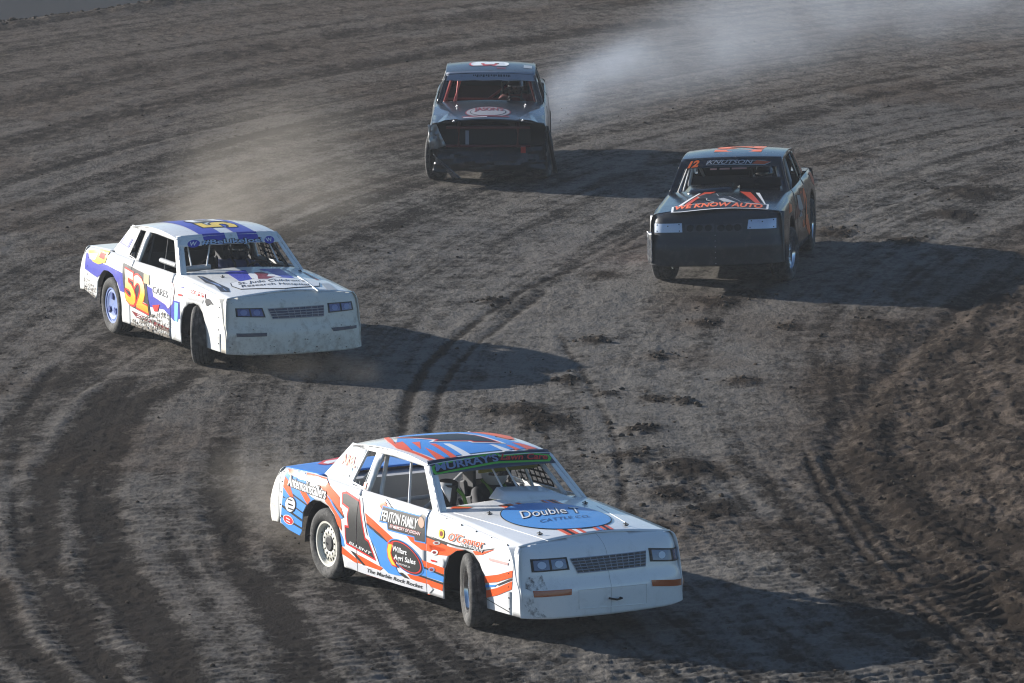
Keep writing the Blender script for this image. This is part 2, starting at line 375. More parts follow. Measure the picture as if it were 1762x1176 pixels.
# dark flat sheet beyond the outer lip; darkness set as base colour
def outer_ground_material():
    mt = bpy.data.materials.new('dark_outer'); mt.use_nodes = True; n = mt.node_tree.nodes; l = mt.node_tree.links; b = n['Principled BSDF']
    z = n.new('ShaderNodeTexNoise'); z.inputs['Scale'].default_value = 2; z.inputs['Detail'].default_value = 6
    r = n.new('ShaderNodeValToRGB'); r.color_ramp.elements[0].color = (.028, .030, .034, 1); r.color_ramp.elements[1].color = (.05, .052, .056, 1)
    l.new(z.outputs[0], r.inputs[0]); l.new(r.outputs[0], b.inputs['Base Color']); b.inputs['Roughness'].default_value = 1; b.inputs['Specular IOR Level'].default_value = .02
    return mt
rp = [(-16.4,102.6),(-9.75,108.8),(-8.0,110.8),(-6.8,112.8),(-4.5,116.6),(-4.5,135),(-30,135),(-30,102.6)]
me = mesh_from('outer_ground', [(x, y, -.085) for x, y in rp], [list(range(len(rp)))[::-1]], outer_ground_material(), 0)
tag(link('outer_ground', me), 'dark flat ground beyond the outer lip of the dirt turn', 'outer_ground', kind='structure')

# ------------------------------------------------------------------ stock-car body surfaces (x forward, y to the car's left, z up; metres)
WT = [(-2.7,.775),(-2.42,.805),(-2.0,.832),(-1.4,.85),(0,.856),(1.4,.85),(2.0,.845),(2.25,.835)]
ST = [(.1,-.012),(.3,-.002),(.55,0),(.75,-.012),(.93,-.045),(1.05,-.075)]
TOPT = [(-2.45,.945),(-1.6,.975),(-.9,.957),(.66,.937),(1.5,.885),(2.25,.825)]
HC = [(.5,.985),(.66,.98),(1.2,.965),(1.8,.93),(2.2,.893),(2.4,.86)]
NP = [(.15,2.455),(.40,2.47),(.46,2.462),(.53,2.432),(.62,2.418),(.74,2.388),(.80,2.345),(.85,2.27),(.895,2.17)]
RP = [(.25,-2.55),(.40,-2.66),(.50,-2.71),(.64,-2.69),(.80,-2.60),(.93,-2.475),(.99,-2.42)]
WS_TOP, WS_BOT = (.245, 1.325, .628), (.69, .945, .775)          # windscreen opening: x, z, half width
class Car:
    def __init__(s, name, loc, yaw, pitch, roll, dz, label, dent=0, seed=0):
        s.root = empty(name, (loc[0], loc[1], 0), R(yaw)); tag(s.root, label, 'race car', 'stock cars racing on the dirt')
        c = Matrix.Translation((0, 0, .4))
        s.T = Matrix.Translation((0, 0, dz)) @ c @ Matrix.Rotation(R(pitch), 4, 'Y') @ Matrix.Rotation(R(roll), 4, 'X') @ c.inverted()
        s.dent = dent; s.seed = seed; s.parts = {}
    def wob(s, a, b, k=0):
        if not s.dent: return 0
        return s.dent*(float(vnoise(a*2.3, b*3.1, s.seed+k)) - .5 + .4*(float(vnoise(a*6, b*7, s.seed+k+5)) - .5))
    def yside(s, x, z): return sm_tab(WT, x) + sm_tab(ST, z) + s.wob(x, z, 1) - .024*max(0, 1 - (s.ztop(x)-z)/.055)**2
    def ztop(s, x): return sm_tab(TOPT, x)
    def ygreen(s, x, z): return .775 - (z-.93)*.335 - max(0, -.9-x)*.06
    def zhood(s, x, y):
        zt = s.ztop(x); k = min(1.05, abs(y)/(sm_tab(WT, x) + sm_tab(ST, zt) - .024))
        return sm_tab(HC, x) + (zt - sm_tab(HC, x))*k**1.7 + s.wob(x, y, 20)*.35
    def zroof(s, x, y): return 1.347 + .052*(1 - ((x+.47)/.72)**2) - .034*(abs(y)/.64)**2.4 + s.wob(x, y, 30)*.25
    def zdeck(s, x, y): return s.ztop(x) + .022*(1 - (abs(y)/.82)**2)
    def xnose(s, y, z):
        a = abs(y); return sm_tab(NP, z) - .095*(a/.82)**2.4 - (.05 + .085*min(1, max(0, (z-.2)/.6)))*max(0, (a-.645)/.195)**2.2 + s.wob(y, z, 40)*1.6
    def xrear(s, y, z):
        a = abs(y); return sm_tab(RP, z) + .03*(a/.8)**3 + .02*max(0, (a-.70)/.10)**2
    def pws(s, y, t):
        """windscreen plane: y in metres at the base width, t 0 top .. 1 base"""
        x = WS_TOP[0] + (WS_BOT[0]-WS_TOP[0])*t; z = WS_TOP[1] + (WS_BOT[1]-WS_TOP[1])*t; w = WS_TOP[2] + (WS_BOT[2]-WS_TOP[2])*t
        k = y/.775
        return (x + .045*(1-k*k), k*w, z + .018*(1-k*k)*(1-t))
    def mapf(s, surf, off=0, sd=-1):
        f = {'side': lambda a, b: (a, sd*(s.yside(a, b)+off), b),
             'green': lambda a, b: (a, sd*(s.ygreen(a, b)+off), b),
             'hood': lambda a, b: (a, b, s.zhood(a, b)+off),
             'roof': lambda a, b: (a, b, s.zroof(a, b)+off),
             'deck': lambda a, b: (a, b, s.zdeck(a, b)+off),
             'nose': lambda a, b: (s.xnose(a, b)+off, a, b),
             'rear': lambda a, b: (s.xrear(a, b)-off, a, b),
             'ws': lambda a, b: tuple(Vector(s.pws(a, b)) + Vector((.65, 0, .76))*off)}[surf]
        return lambda a, b: s.T @ Vector(f(a, b))
    def flip(s, surf, sd): return {'side': sd > 0, 'green': sd > 0, 'rear': True, 'nose': False, 'ws': True}.get(surf, False)
    def sheet(s, name, polys, surf, mt, parent=None, off=0, sd=-1, thick=.006, g=(.1, .1)):
        if polys and not isinstance(polys[0][0], (tuple, list)): polys = [polys]
        vs, fs = lay(polys, s.mapf(surf, off, sd), g[0], g[1], s.flip(surf, sd))
        o = link(name, mesh_from(name, vs, fs, mt, 40), parent or s.root)
        if thick:
            md = o.modifiers.new('sheet', 'SOLIDIFY'); md.thickness = thick; md.offset = -1
        return o
    def bm(s, name, bm, mt, parent=None, smooth=35): return bm_obj(name, bm, mt, parent or s.root, s.T, smooth)
    def decal(s, name, polys, surf, mt, parent, lvl=1, sd=-1, clip=(), keep=None, g=(.08, .08)):
        if polys and not isinstance(polys[0][0], (tuple, list)): polys = [polys]
        polys = [ccw(p) for p in polys]
        for h in clip: polys = subtract(polys, h)
        if keep: polys = intersect(polys, keep)
        if not polys: return None
        return s.sheet(name, polys, surf, mt, parent, off=.0022 + .0016*lvl, sd=sd, thick=0, g=g)
    def text(s, name, txt, surf, mt, parent, org, end, hgt, lvl=2, sd=-1, shear=0, bold=0, upv=None, fit=True, spacing=1.0):
        """lettering laid on a panel: baseline from org to end (panel coordinates), hgt = cap height (metres), upv = up direction"""
        vs, fs = glyphs(txt, shear, bold, spacing)
        x0 = min(v[0] for v in vs); x1 = max(v[0] for v in vs); y1 = max(v[1] for v in vs); y0 = 0
        dx, dy = end[0]-org[0], end[1]-org[1]; L = math.hypot(dx, dy)
        if upv is None: upv = (-dy/L*hgt, dx/L*hgt)
        y1 = .729                                                     # cap height of the built-in font at size 1
        mf = s.mapf(surf, .0022 + .0016*lvl, sd)
        out = [mf(org[0] + dx*(v[0]-x0)/(x1-x0) + upv[0]*v[1]/y1, org[1] + dy*(v[0]-x0)/(x1-x0) + upv[1]*v[1]/y1) for v in vs]
        return link(name, mesh_from(name, out, fs, mt, 0), parent or s.root)
_gl = {}
def glyphs(txt, shear=0, bold=0, spacing=1.0):
    k = (txt, shear, bold, spacing)
    if k not in _gl:
        cu = bpy.data.curves.new('t', 'FONT'); cu.body = txt; cu.size = 1; cu.shear = shear; cu.offset = bold; cu.resolution_u = 3; cu.space_character = spacing
        cu.dimensions = '2D'; cu.fill_mode = 'FRONT'
        o = bpy.data.objects.new('t', cu); C.objects.link(o)
        dg = bpy.context.evaluated_depsgraph_get(); dg.update()
        me = o.evaluated_get(dg).to_mesh()
        _gl[k] = ([tuple(v.co[:2]) for v in me.vertices], [tuple(p.vertices) for p in me.polygons])
        o.evaluated_get(dg).to_mesh_clear(); bpy.data.objects.remove(o); bpy.data.curves.remove(cu)
    return _gl[k]
def ell(cx, cy, a, b, n=28, rot=0):
    return [(cx + a*math.cos(t)*math.cos(rot) - b*math.sin(t)*math.sin(rot), cy + a*math.cos(t)*math.sin(rot) + b*math.sin(t)*math.cos(rot)) for t in [2*math.pi*i/n for i in range(n)]]
ARCH_F = [(.90,.10),(.905,.30),(.93,.45),(1.02,.585),(1.16,.655),(1.32,.682),(1.468,.668),(1.585,.60),(1.67,.50),(1.705,.35),(1.70,.10)]
ARCH_R = [(-1.0,.10),(-1.03,.25),(-1.09,.42),(-1.125,.55),(-1.2,.655),(-1.335,.725),(-1.5,.75),(-1.655,.742),(-1.775,.685),(-1.865,.593),(-1.885,.45),(-1.94,.355),(-2.0,.10)]
def bolt_row(car, name, pts, surf, mt, parent, sd=-1, r=.009):
    bm = bmesh.new(); f = car.mapf(surf, 0, sd)
    for a, b in pts:
        p = car.T.inverted() @ f(a, b)
        bmesh.ops.create_icosphere(bm, subdivisions=1, radius=r, matrix=Matrix.Translation(p))
    return car.bm(name, bm, mt, parent)

def wheel(car, x, sd, steer, tyre_m, rim_m, style, hub_m):
    """tyre and rim, lathe-turned about the axle; sd = side of the car"""
    root = car.root; w = .235; r = .338
    grp = link('wheel', None, root); grp.location = (x, sd*(.868 - w/2), r - .006); grp.rotation_euler = (0, 0, R(steer) + (0 if sd > 0 else math.pi)); grp.empty_display_size = .2
    h = w/2        # local +y = outboard
    rb = .205 if style in ('slot', 'cover') else .20
    prof = [(rb,-h*.78),(rb+.02,-h*.92),(.255,-h*1.03),(.295,-h*1.02),(.322,-h*.93),(.333,-h*.80)]
    for g0 in (-.55, -.18, .18, .55): prof += [(.337,(g0-.10)*h),(.337,(g0-.035)*h),(.329,(g0-.03)*h),(.329,(g0+.03)*h),(.337,(g0+.035)*h),(.337,(g0+.10)*h)]
    prof += [(.333,h*.80),(.322,h*.93),(.296,h*1.02),(.291,h*1.032),(.255,h*1.03),(rb+.02,h*.92),(rb,h*.78),(rb,-h*.78)]
    vs, fs = lathe(prof, 56); ty = link('tyre', mesh_from('tyre', vs, fs, tyre_m, 35), grp)
    # rim barrel and lip
    ro = rb + .004
    prof = [(ro,-h*.8),(ro,h*.72),(ro+.012,h*.80),(ro+.008,h*.86),(ro-.012,h*.84),(ro-.018,h*.66),(ro-.03,h*.55),(ro-.034,-h*.7),(ro,-h*.8)]
    vs, fs = lathe(prof, 40); rim = link('rim', mesh_from('rim', vs, fs, rim_m, 35), grp)
    bm = bmesh.new()
    if style == 'slot':            # drilled steel wheel with a flat black centre
        n = 20
        prof = [(.075,h*.50),(.125,h*.56),(.172,h*.52)]
        for k in range(72):
            a0, a1 = 2*math.pi*k/72, 2*math.pi*(k+1)/72
            rings = [.07, .092, .118, .136, .166, .180]
            yy = [h*.54, h*.60, h*.62, h*.56, h*.50, h*.42]
            for i in range(5):
                if i == 3 and k % 4 < 2: continue
                if i == 1 and (k+2) % 6 < 2: continue
                q = [bm.verts.new((rings[j]*math.cos(a), yy[j], rings[j]*math.sin(a))) for j, a in ((i, a0), (i+1, a0), (i+1, a1), (i, a1))]
                bm.faces.new(q)
        bmesh.ops.remove_doubles(bm, verts=bm.verts, dist=.0005)
        bm_obj('rim_disc', bm, rim_m, grp, None, 30)
        vs, fs = lathe([(.001,h*.68),(.062,h*.68),(.074,h*.62),(.078,h*.5),(.078,-h*.2),(.001,-h*.2)], 24); link('hub_cap', mesh_from('hub_cap', vs, fs, hub_m, 30), grp)
        vs, fs = lathe([(.001,-h*.25),(.175,-h*.25),(.18,-h*.3),(.001,-h*.3)], 24); link('brake_drum', mesh_from('brake_drum', vs, fs, MATS['black'], 30), grp)
    elif style == 'cover':         # full plastic cover with raised three-lobed centre
        vs, fs = lathe([(.001,h*.66),(.05,h*.70),(.12,h*.66),(.15,h*.72),(.165,h*.78),(.196,h*.74),(.20,h*.6)], 36); cv = link('wheel_cover', mesh_from('wheel_cover', vs, fs, rim_m, 30), grp)
        for k in range(3):
            a = 2*math.pi*k/3 + .5
            M = Matrix.Rotation(a, 4, 'Y') @ Matrix.Translation((.115, h*.80, 0))
            b2 = bmesh.new(); box_bm(b2, (0, 0, 0), (.085, .012, .06)); bmesh.ops.bevel(b2, geom=b2.edges, offset=.005, segments=2, affect='EDGES')
            bmesh.ops.transform(b2, matrix=M, verts=b2.verts); bm_obj('lobe', b2, MATS.get('cover_dark', rim_m), cv)
        bm.free()
    else:                          # five-spoke steel wheel
        for k in range(5):
            a = 2*math.pi*k/5
            for da, db in ((-.24, -.15), (.15, .24)): pass
            pr = [(.045, .50, .26), (.10, .42, .20), (.16, .30, .17), (.185, .26, .20)]
            top = [(q, (h*y), d) for q, y, d in pr]
            prev = None
            for q, y, d in top:
                row = [bm.verts.new((q*math.cos(a-d*(.09/q if q < .09 else 1)), y, q*math.sin(a-d*(.09/q if q < .09 else 1)))), bm.verts.new((q*math.cos(a), y+.012, q*math.sin(a))), bm.verts.new((q*math.cos(a+d*(.09/q if q < .09 else 1)), y, q*math.sin(a+d*(.09/q if q < .09 else 1))))]
                if prev:
                    bm.faces.new((prev[0], row[0], row[1], prev[1])); bm.faces.new((prev[1], row[1], row[2], prev[2]))
                prev = row
        sp = bm_obj('spokes', bm, rim_m, grp, None, 30); md = sp.modifiers.new('t', 'SOLIDIFY'); md.thickness = .012
        vs, fs = lathe([(.001,h*.62),(.035,h*.62),(.045,h*.55),(.055,h*.5),(.06,h*.2),(.001,h*.2)], 20); link('hub_cap', mesh_from('hub_cap', vs, fs, hub_m, 30), grp)
        vs, fs = lathe([(.001,-h*.1),(.15,-h*.1),(.155,-h*.2),(.001,-h*.2)], 24); link('brake_disc', mesh_from('brake_disc', vs, fs, MATS['steel'], 30), grp)
    return grp

def top_edge(car, x0, x1, n=12): return [(x0 + (x1-x0)*i/n, car.ztop(x0 + (x1-x0)*i/n)) for i in range(n+1)]
def build_body(car, paint, opt):
    P = car.parts; pm = lambda k: paint.get(k, paint['body'])
    for sd in (-1, 1):
        key = 'R' if sd < 0 else 'L'
        af = [p for p in ARCH_F]; ar = ARCH_R
        fend = top_edge(car, .60, 2.165) + [(2.18,.62),(2.14,.205)] + [(1.70,.207)] + [p for p in ARCH_F[::-1] if p[1] > .21] + [(.903,.172),(.60,.175)]
        P['fender'+key] = car.sheet('fender', fend, 'side', pm('fender'), sd=sd, g=(.08, .07))
        door = top_edge(car, -.735, .592) + [(.592,.175),(-.735,.188)]
        P['door'+key] = car.sheet('door', door, 'side', pm('door'), sd=sd, g=(.1, .08))
        qp = [(-.743,.188),(-.743,car.ztop(-.743))] + top_edge(car, -.743, -2.43)[1:] + [(-2.43,.80),(-2.40,.42),(-1.93,.36)] + [p for p in ARCH_R[::-1] if p[1] > .36 or p[0] > -1.1][:-1] + [(-1.02,.19)]
        P['quarter'+key] = car.sheet('quarter_panel', qp, 'side', pm('quarter'), sd=sd, g=(.08, .07))
        # roof pillars and rail
        P['cpillar'+key] = car.sheet('rear_pillar', [(-1.235,1.325),(-1.0,1.318),(-.877,1.30),(-1.03,.985),(-1.0,.967),(-.66,.957),(-.66,.93),(-1.66,.955),(-1.66,.972)], 'green', pm('cpillar'), sd=sd, g=(.08, .06), thick=.02)
        car.sheet('centre_pillar', [(-.70,1.30),(-.581,1.30),(-.665,.95),(-.765,.95)], 'green', pm('bpillar'), sd=sd, thick=.025)
        zr = lambda x: car.zroof(x, .645) - .002
        rail = [(-1.2+i*.148, zr(-1.2+i*.148)) for i in range(11)]; rail = rail + [(.30,1.30),(.205,1.287),(-.4,1.306),(-.87,1.296),(-1.2,1.30)]
        car.sheet('roof_rail', rail, 'green', pm('rail'), sd=sd, thick=.02, g=(.1, .04))
        ap = car.sheet('front_pillar', [(.30,1.305),(.735,.93),(.585,.935),(.215,1.285)], 'green', pm('apillar'), sd=sd, thick=.025, g=(.06, .06))
        car.sheet('pillar_face', [(sd*.775,0),(sd*.775,1.0),(sd*.69,1.0),(sd*.695,0)], 'ws', pm('apillar_face'), parent=ap, thick=.012, g=(.06, .2))
        # quarter window channel
        bm = bmesh.new(); q = [(-1.03,.985),(-.877,1.30),(-.70,1.30),(-.775,.965)]
        tube_bm(bm, [(x, sd*(car.ygreen(x, z)-.004), z) for x, z in q + [q[0]]], .011, 6)
        car.bm('window_trim', bm, pm('trim'))
        # inner wheel tubs, dark
        for ax, nm in ((1.33, 'front'), (-1.45, 'rear')):
            vs = []; fs = []; n = 12
            for i in range(n+1):
                a = math.pi*i/n
                for yy in (.80, .42): vs.append(car.T @ Vector((ax + .46*math.cos(a), sd*yy, .30 + .46*math.sin(a))))
            for i in range(n): fs.append((2*i, 2*i+1, 2*i+3, 2*i+2))
            b = len(vs)
            for i in range(n+1):
                a = math.pi*i/n; vs.append(car.T @ Vector((ax + .46*math.cos(a), sd*.42, .30 + .46*math.sin(a))))
            fs.append(list(range(b, b+n+1)))
            if nm == 'rear' or opt.get('front_tub', True): link('wheel_tub', mesh_from('wheel_tub', vs, fs, MATS['black'], 30), car.root)
    # hood
    ymax = lambda x: car.yside(x, car.ztop(x)) - .001
    xs = [.56 + (2.20-.56)*i/14 for i in range(15)]
    hood = [(x, -ymax(x)) for x in xs] + [(2.225,-.6),(2.225,-.3),(2.21,0),(2.225,.3),(2.225,.6)] + [(x, ymax(x)) for x in xs[::-1]] + [(.60,.45),(.62,0),(.60,-.45)]
    P['hood'] = car.sheet('hood', hood, 'hood', pm('hood'), g=(.09, .08))
    # roof
    xs = [-1.235 + (.275+1.235)*i/14 for i in range(15)]
    roof = [(x, -.652) for x in xs] + [(.30,-.35),(.31,0),(.30,.35)] + [(x, .652) for x in xs[::-1]] + [(-1.26,.3),(-1.265,0),(-1.26,-.3)]
    P['roof'] = car.sheet('roof', roof, 'roof', pm('roof'), g=(.09, .08), thick=.008)
    # windscreen sun strip
    h = opt.get('visor', .27)
    vis = [(-.79,-.03)] + [(-.79 + 1.58*i/12, -.03) for i in range(1, 13)] + [(.79-1.58*i/12, h + opt.get('visor_wave', 0)*math.sin(i*2.1)) for i in range(13)]
    P['visor'] = car.sheet('sun_strip', vis, 'ws', pm('visor'), g=(.09, .1), thick=.004, off=.006)
    # deck and tail
    xs = [-1.6 - .84*i/8 for i in range(9)]
    deck = [(x, -(ymax(x)-.004)) for x in xs] + [(x, (ymax(x)-.004)) for x in xs[::-1]]
    P['deck'] = car.sheet('deck_lid', deck, 'deck', pm('deck'), g=(.1, .1))
    rear = [(-.765,.405),(.765,.405),(.768,.52),(.772,.93)] + [(.75 - 1.5*i/10, .952 + .012*(1-((.75-1.5*i/10)/.8)**2)) for i in range(11)] + [(-.772,.93),(-.768,.52)]
    P['tail'] = car.sheet('tail_cover', rear, 'rear', pm('tail'), g=(.035, .05))
    for sd in (-1, 1):
        sp = [(-2.436,.945),(-2.436,.80),(-2.405,.425),(-2.618,.405),(-2.645,.46),(-2.65,.62),(-2.555,.80),(-2.45,.94)]
        P['tailside' + ('R' if sd < 0 else 'L')] = car.sheet('tail_side', sp, 'side', pm('tail'), parent=P['tail'], sd=sd, g=(.05, .06))
    # nose
    if opt.get('nose', True):
        nz = lambda y: car.zhood(2.2, y) - .004
        ny = [-.842 + 1.684*i/28 for i in range(29)]
        nose = [(-.845,.205),(-.6,.19),(0,.183),(.6,.19),(.845,.205)] + [(y, nz(y)) for y in ny[::-1]]
        P['nose'] = car.sheet('nose', nose, 'nose', pm('nose'), g=(.028, .035), thick=.006)
        for sd in (-1, 1):
            sp = [(2.14,.205),(2.18,.62),(2.165,car.ztop(2.165)-.002),(2.235,.822),(2.262,.70),(2.285,.55),(2.318,.40),(2.315,.205)]
            car.sheet('nose_side', sp, 'side', pm('nose'), parent=P['nose'], sd=sd, g=(.05, .05))
    # interior tin: dash, floor, rear bulkhead, package shelf
    bm = bmesh.new()
    box_bm(bm, (0.02, 0, .23), (3.3, 1.45, .02)); car.bm('floor_pan', bm, MATS['black'])
    bm = bmesh.new(); box_bm(bm, (.52, 0, .86), (.26, 1.42, .02), Matrix.Rotation(-.1, 3, 'Y')); box_bm(bm, (.42, 0, .74), (.02, 1.42, .24)); car.bm('dashboard', bm, pm('interior'))
    bm = bmesh.new(); box_bm(bm, (.80, 0, .55), (.02, 1.45, .62)); car.bm('firewall', bm, MATS['black'])
    bm = bmesh.new(); box_bm(bm, (-1.15, 0, .62), (.02, 1.4, .74)); box_bm(bm, (-1.45, 0, .945), (.56, 1.36, .012)); car.bm('rear_bulkhead', bm, pm('interior'))
    if opt.get('rear_dark'):
        bm = bmesh.new(); box_bm(bm, (-1.24, 0, 1.12), (.01, 1.22, .32), Matrix.Rotation(-.35, 3, 'Y')); car.bm('rear_blackout', bm, MATS['black'])  # added black sheet that keeps the view through the rear opening dark
    for sd in (-1, 1):
        bm = bmesh.new(); box_bm(bm, (-.2, sd*.755, .60), (1.5, .012, .62)); car.bm('door_liner', bm, pm('interior'))
    # roll cage
    bm = bmesh.new(); cz = 1.29; r = .021
    for sd in (-1, 1):
        tube_bm(bm, [(-.62, sd*.66, .25), (-.62, sd*.655, .95), (-.64, sd*.57, cz)], r)
        tube_bm(bm, [(-.64, sd*.57, cz), (.16, sd*.545, cz-.005), (.52, sd*.66, .95), (.60, sd*.68, .30)], r)
        for z in (.42, .58, .74): tube_bm(bm, [(-.62, sd*.66, z), (.1, sd*.725, z), (.58, sd*.67, z)], r*.9)
        tube_bm(bm, [(-.64, sd*.57, cz), (-1.5, sd*.50, .80)], r)
        tube_bm(bm, [(-.20, sd*.56, cz), (-.02, sd*.70, .80)], r*.6, 6)
    tube_bm(bm, [(-.64,-.57,cz),(-.64,.57,cz)], r); tube_bm(bm, [(.16,-.545,cz-.005),(.16,.545,cz-.005)], r)
    tube_bm(bm, [(-.63,.57,cz),(-.62,-.65,.42)], r); tube_bm(bm, [(-.62,-.655,.85),(-.62,.655,.85)], r); tube_bm(bm, [(.53,-.66,.9),(.53,.66,.9)], r)
    car.bm('roll_cage', bm, pm('cage'))
    for a, b in [((.20, y, cz), (.60, y*1.15, .95)) for y in opt.get('ws_bars', (.02, .16))] + list(opt.get('ws_rods', ())):
        bm = bmesh.new(); tube_bm(bm, [a, b], .0095, 6); car.bm('windscreen_bar', bm, pm('wsbar'))
    # seat and steering wheel
    bm = bmesh.new(); sy = .36
    box_bm(bm, (-.42, sy, .62), (.10, .46, .76), Matrix.Rotation(-.22, 3, 'Y')); box_bm(bm, (-.12, sy, .38), (.48, .46, .10))
    for k in (-1, 1): box_bm(bm, (-.34, sy+k*.25, .66), (.26, .04, .40), Matrix.Rotation(-.22, 3, 'Y')); box_bm(bm, (-.42, sy+k*.19, 1.04), (.22, .035, .20))
    bmesh.ops.bevel(bm, geom=bm.edges, offset=.012, segments=1, affect='EDGES')
    car.bm('seat', bm, MATS['seat_black'])
    vs, fs = lathe([(.155 + .013*math.cos(a), .013*math.sin(a)) for a in [2*math.pi*i/8 for i in range(9)]], 28)
    M = car.T @ Matrix.Translation((.27, sy, .86)) @ Matrix.Rotation(R(-65), 4, 'Y') @ Matrix.Rotation(R(90), 4, 'X')
    st = link('steering_wheel', mesh_from('steering_wheel', [M @ Vector(v) for v in vs], fs, MATS['black'], 60), car.root)
    bm = bmesh.new(); tube_bm(bm, [(.27, sy, .86), (.60, sy, .74)], .016, 6)
    for k in range(3):
        a = 2*math.pi*k/3 + .5; tube_bm(bm, [(.27, sy, .86), tuple((car.T.inverted() @ M) @ Vector((.15*math.cos(a), 0, .15*math.sin(a))))], .010, 5)
    car.bm('steering_column', bm, MATS['black'], st)
    # window net in the driver's opening
    if opt.get('net'):
        bm = bmesh.new()
        def nq(u, v):   # u 0..1 rear to front, v 0..1 bottom to top
            x = -.52 + u*.62 + (1-v)*0.06*u; z = .97 + v*.30; return (x, car.ygreen(x, z) - .012, z)
        def strap(a, b, w):
            n = 8; pr = None
            for i in range(n+1):
                k = i/n; u = a[0] + (b[0]-a[0])*k; v = a[1] + (b[1]-a[1])*k
                du, dv = (0, w/.30) if a[1] == b[1] else (w/.62, 0)
                p = nq(u-du/2, v-dv/2); q = nq(u+du/2, v+dv/2); vv = (bm.verts.new(p), bm.verts.new(q))
                if pr: bm.faces.new((pr[0], pr[1], vv[1], vv[0]))
                pr = vv
        for i in range(8): strap((i/7, 0), (i/7, 1), .02)
        for j in range(6): strap((0, j/5), (1, j/5), .02)
        o = car.bm('window_net', bm, MATS['net_black']); md = o.modifiers.new('t', 'SOLIDIFY'); md.thickness = .004
    # chassis bits under the body
    bm = bmesh.new()
    for sd in (-1, 1):
        box_bm(bm, (.0, sd*.45, .27), (4.4, .07, .09))
    tube_bm(bm, [(-1.37,-.70,.335),(-1.37,.70,.335)], .045); bmesh.ops.create_uvsphere(bm, u_segments=12, v_segments=8, radius=.13, matrix=Matrix.Translation((-1.37, 0, .335)))
    tube_bm(bm, [(1.37,-.68,.33),(1.37,.68,.33)], .03)
    box_bm(bm, (1.25, 0, .45), (.7, .55, .45)); (box_bm(bm, (2.10, 0, .50), (.06, 1.0, .45)) if opt.get('nose', True) else box_bm(bm, (1.75, 0, .50), (.06, 1.2, .5))); box_bm(bm, (-2.0, 0, .42), (.55, .8, .25))
    car.bm('chassis', bm, MATS['black'])
    return P

# ------------------------------------------------------------------ shared materials
mat('black', (.012, .012, .013), .7); mat('steel', (.35, .35, .36), .4, 1)
mat('seat_black', (.02, .02, .022), .6); mat('net_black', (.012, .012, .012), .8)
mat('rubber', (.020, .019, .018), .85, dirt=1.0, dirtcol=(.125, .118, .11), dz=(-.4, .4), dscale=14)
mat('chrome', (.75, .75, .76), .18, 1); mat('bolt', (.03, .03, .03), .5)

# ------------------------------------------------------------------ the four cars
carA = Car('race_car', (-.362, 54.272), -60.533, -.954, -.697, -.017, 'white stock car number 1 with orange and blue stripes sliding on dirt', .006, 3)
mat('white_paint', (.84, .84, .83), .22, coat=.6, dirt=.24, bump=.07)
build_body(carA, dict(body=MATS['white_paint'], interior=mat('grey_tin', (.42, .42, .43), .5), cage=mat('white_tube', (.7, .7, .7), .4), trim=MATS['white_paint'], wsbar=MATS['white_tube'],
    visor=mat('navy_vinyl', (.035, .05, .085), .35), deck=mat('blue_vinyl', (.045, .20, .62), .3, dirt=.2), tail=mat('dusty_white', (.72, .71, .67), .4, dirt=.8)), dict(net=True))
carB = Car('race_car', (-3.46, 69.75), -65.6, -.756, -1.348, -.017, 'white and purple-blue stock car number 52 with dirty white nose', .010, 13)
mat('white_paint_b', (.78, .78, .76), .28, coat=.4, dirt=.55, bump=.08)
build_body(carB, dict(body=MATS['white_paint_b'], interior=mat('dark_tin', (.05, .05, .055), .6), cage=mat('black_tube', (.02, .02, .02), .4), trim=mat('black_trim', (.03, .03, .03), .5), wsbar=MATS['white_tube'],
    nose=mat('muddy_white', (.74, .70, .61), .45, dirt=.75, dirtcol=(.38, .32, .25), bump=.12)), dict(net=True, rear_dark=True, ws_bars=(), ws_rods=(((.2, -.50, 1.29), (.44, -.52, .95)), ((.2, -.50, 1.29), (.30, -.62, 1.05)), ((.22, -.20, 1.29), (.50, -.36, 1.0)), ((.22, .50, 1.29), (.48, .56, 1.0)))))
carC = Car('race_car', (-.264, 86.227), -90.867, .119, -.924, .06, 'black stock car number 3 with its nose torn off, trailing smoke', .014, 23)
mat('black_paint', (.022, .024, .028), .32, coat=.4, dirt=.5, dirtcol=(.12, .10, .08), bump=.12)
build_body(carC, dict(body=MATS['black_paint'], interior=mat('red_tin', (.045, .008, .008), .7), cage=mat('red_tube', (.28, .03, .022), .4), trim=MATS['black_trim'], wsbar=MATS['chrome'],
    visor=mat('grey_vinyl', (.24, .26, .31), .4, dirt=.5)), dict(nose=False, net=False, visor=.26, visor_wave=.012, rear_dark=True, ws_bars=(.58, .63)))
carD = Car('race_car', (2.903, 75.678), -98.306, -1.975, 1.67, .05, 'black and orange stock car number 12 with silver headlight plates', .012, 33)
mat('black_paint_d', (.012, .014, .018), .2, coat=.35, dirt=.15, dirtcol=(.10, .085, .07), bump=.12)
build_body(carD, dict(body=MATS['black_paint_d'], interior=MATS['dark_tin'], cage=mat('silver_tube', (.5, .5, .5), .35), trim=MATS['black_trim'], wsbar=MATS['chrome'],
    nose=mat('black_plastic', (.022, .023, .026), .36, dirt=.6, dirtcol=(.09, .08, .07), bump=.12)), dict(net=False, rear_dark=True, ws_bars=(-.55, .60, .64)))
cream = mat('cream_rim', (.70, .68, .60), .5, dirt=.4, dz=(-.3, .3)); blue_rim = mat('blue_rim', (.20, .27, .52), .4, dirt=.4, dz=(-.3, .3)); mat('cover_dark', (.07, .10, .30), .4)
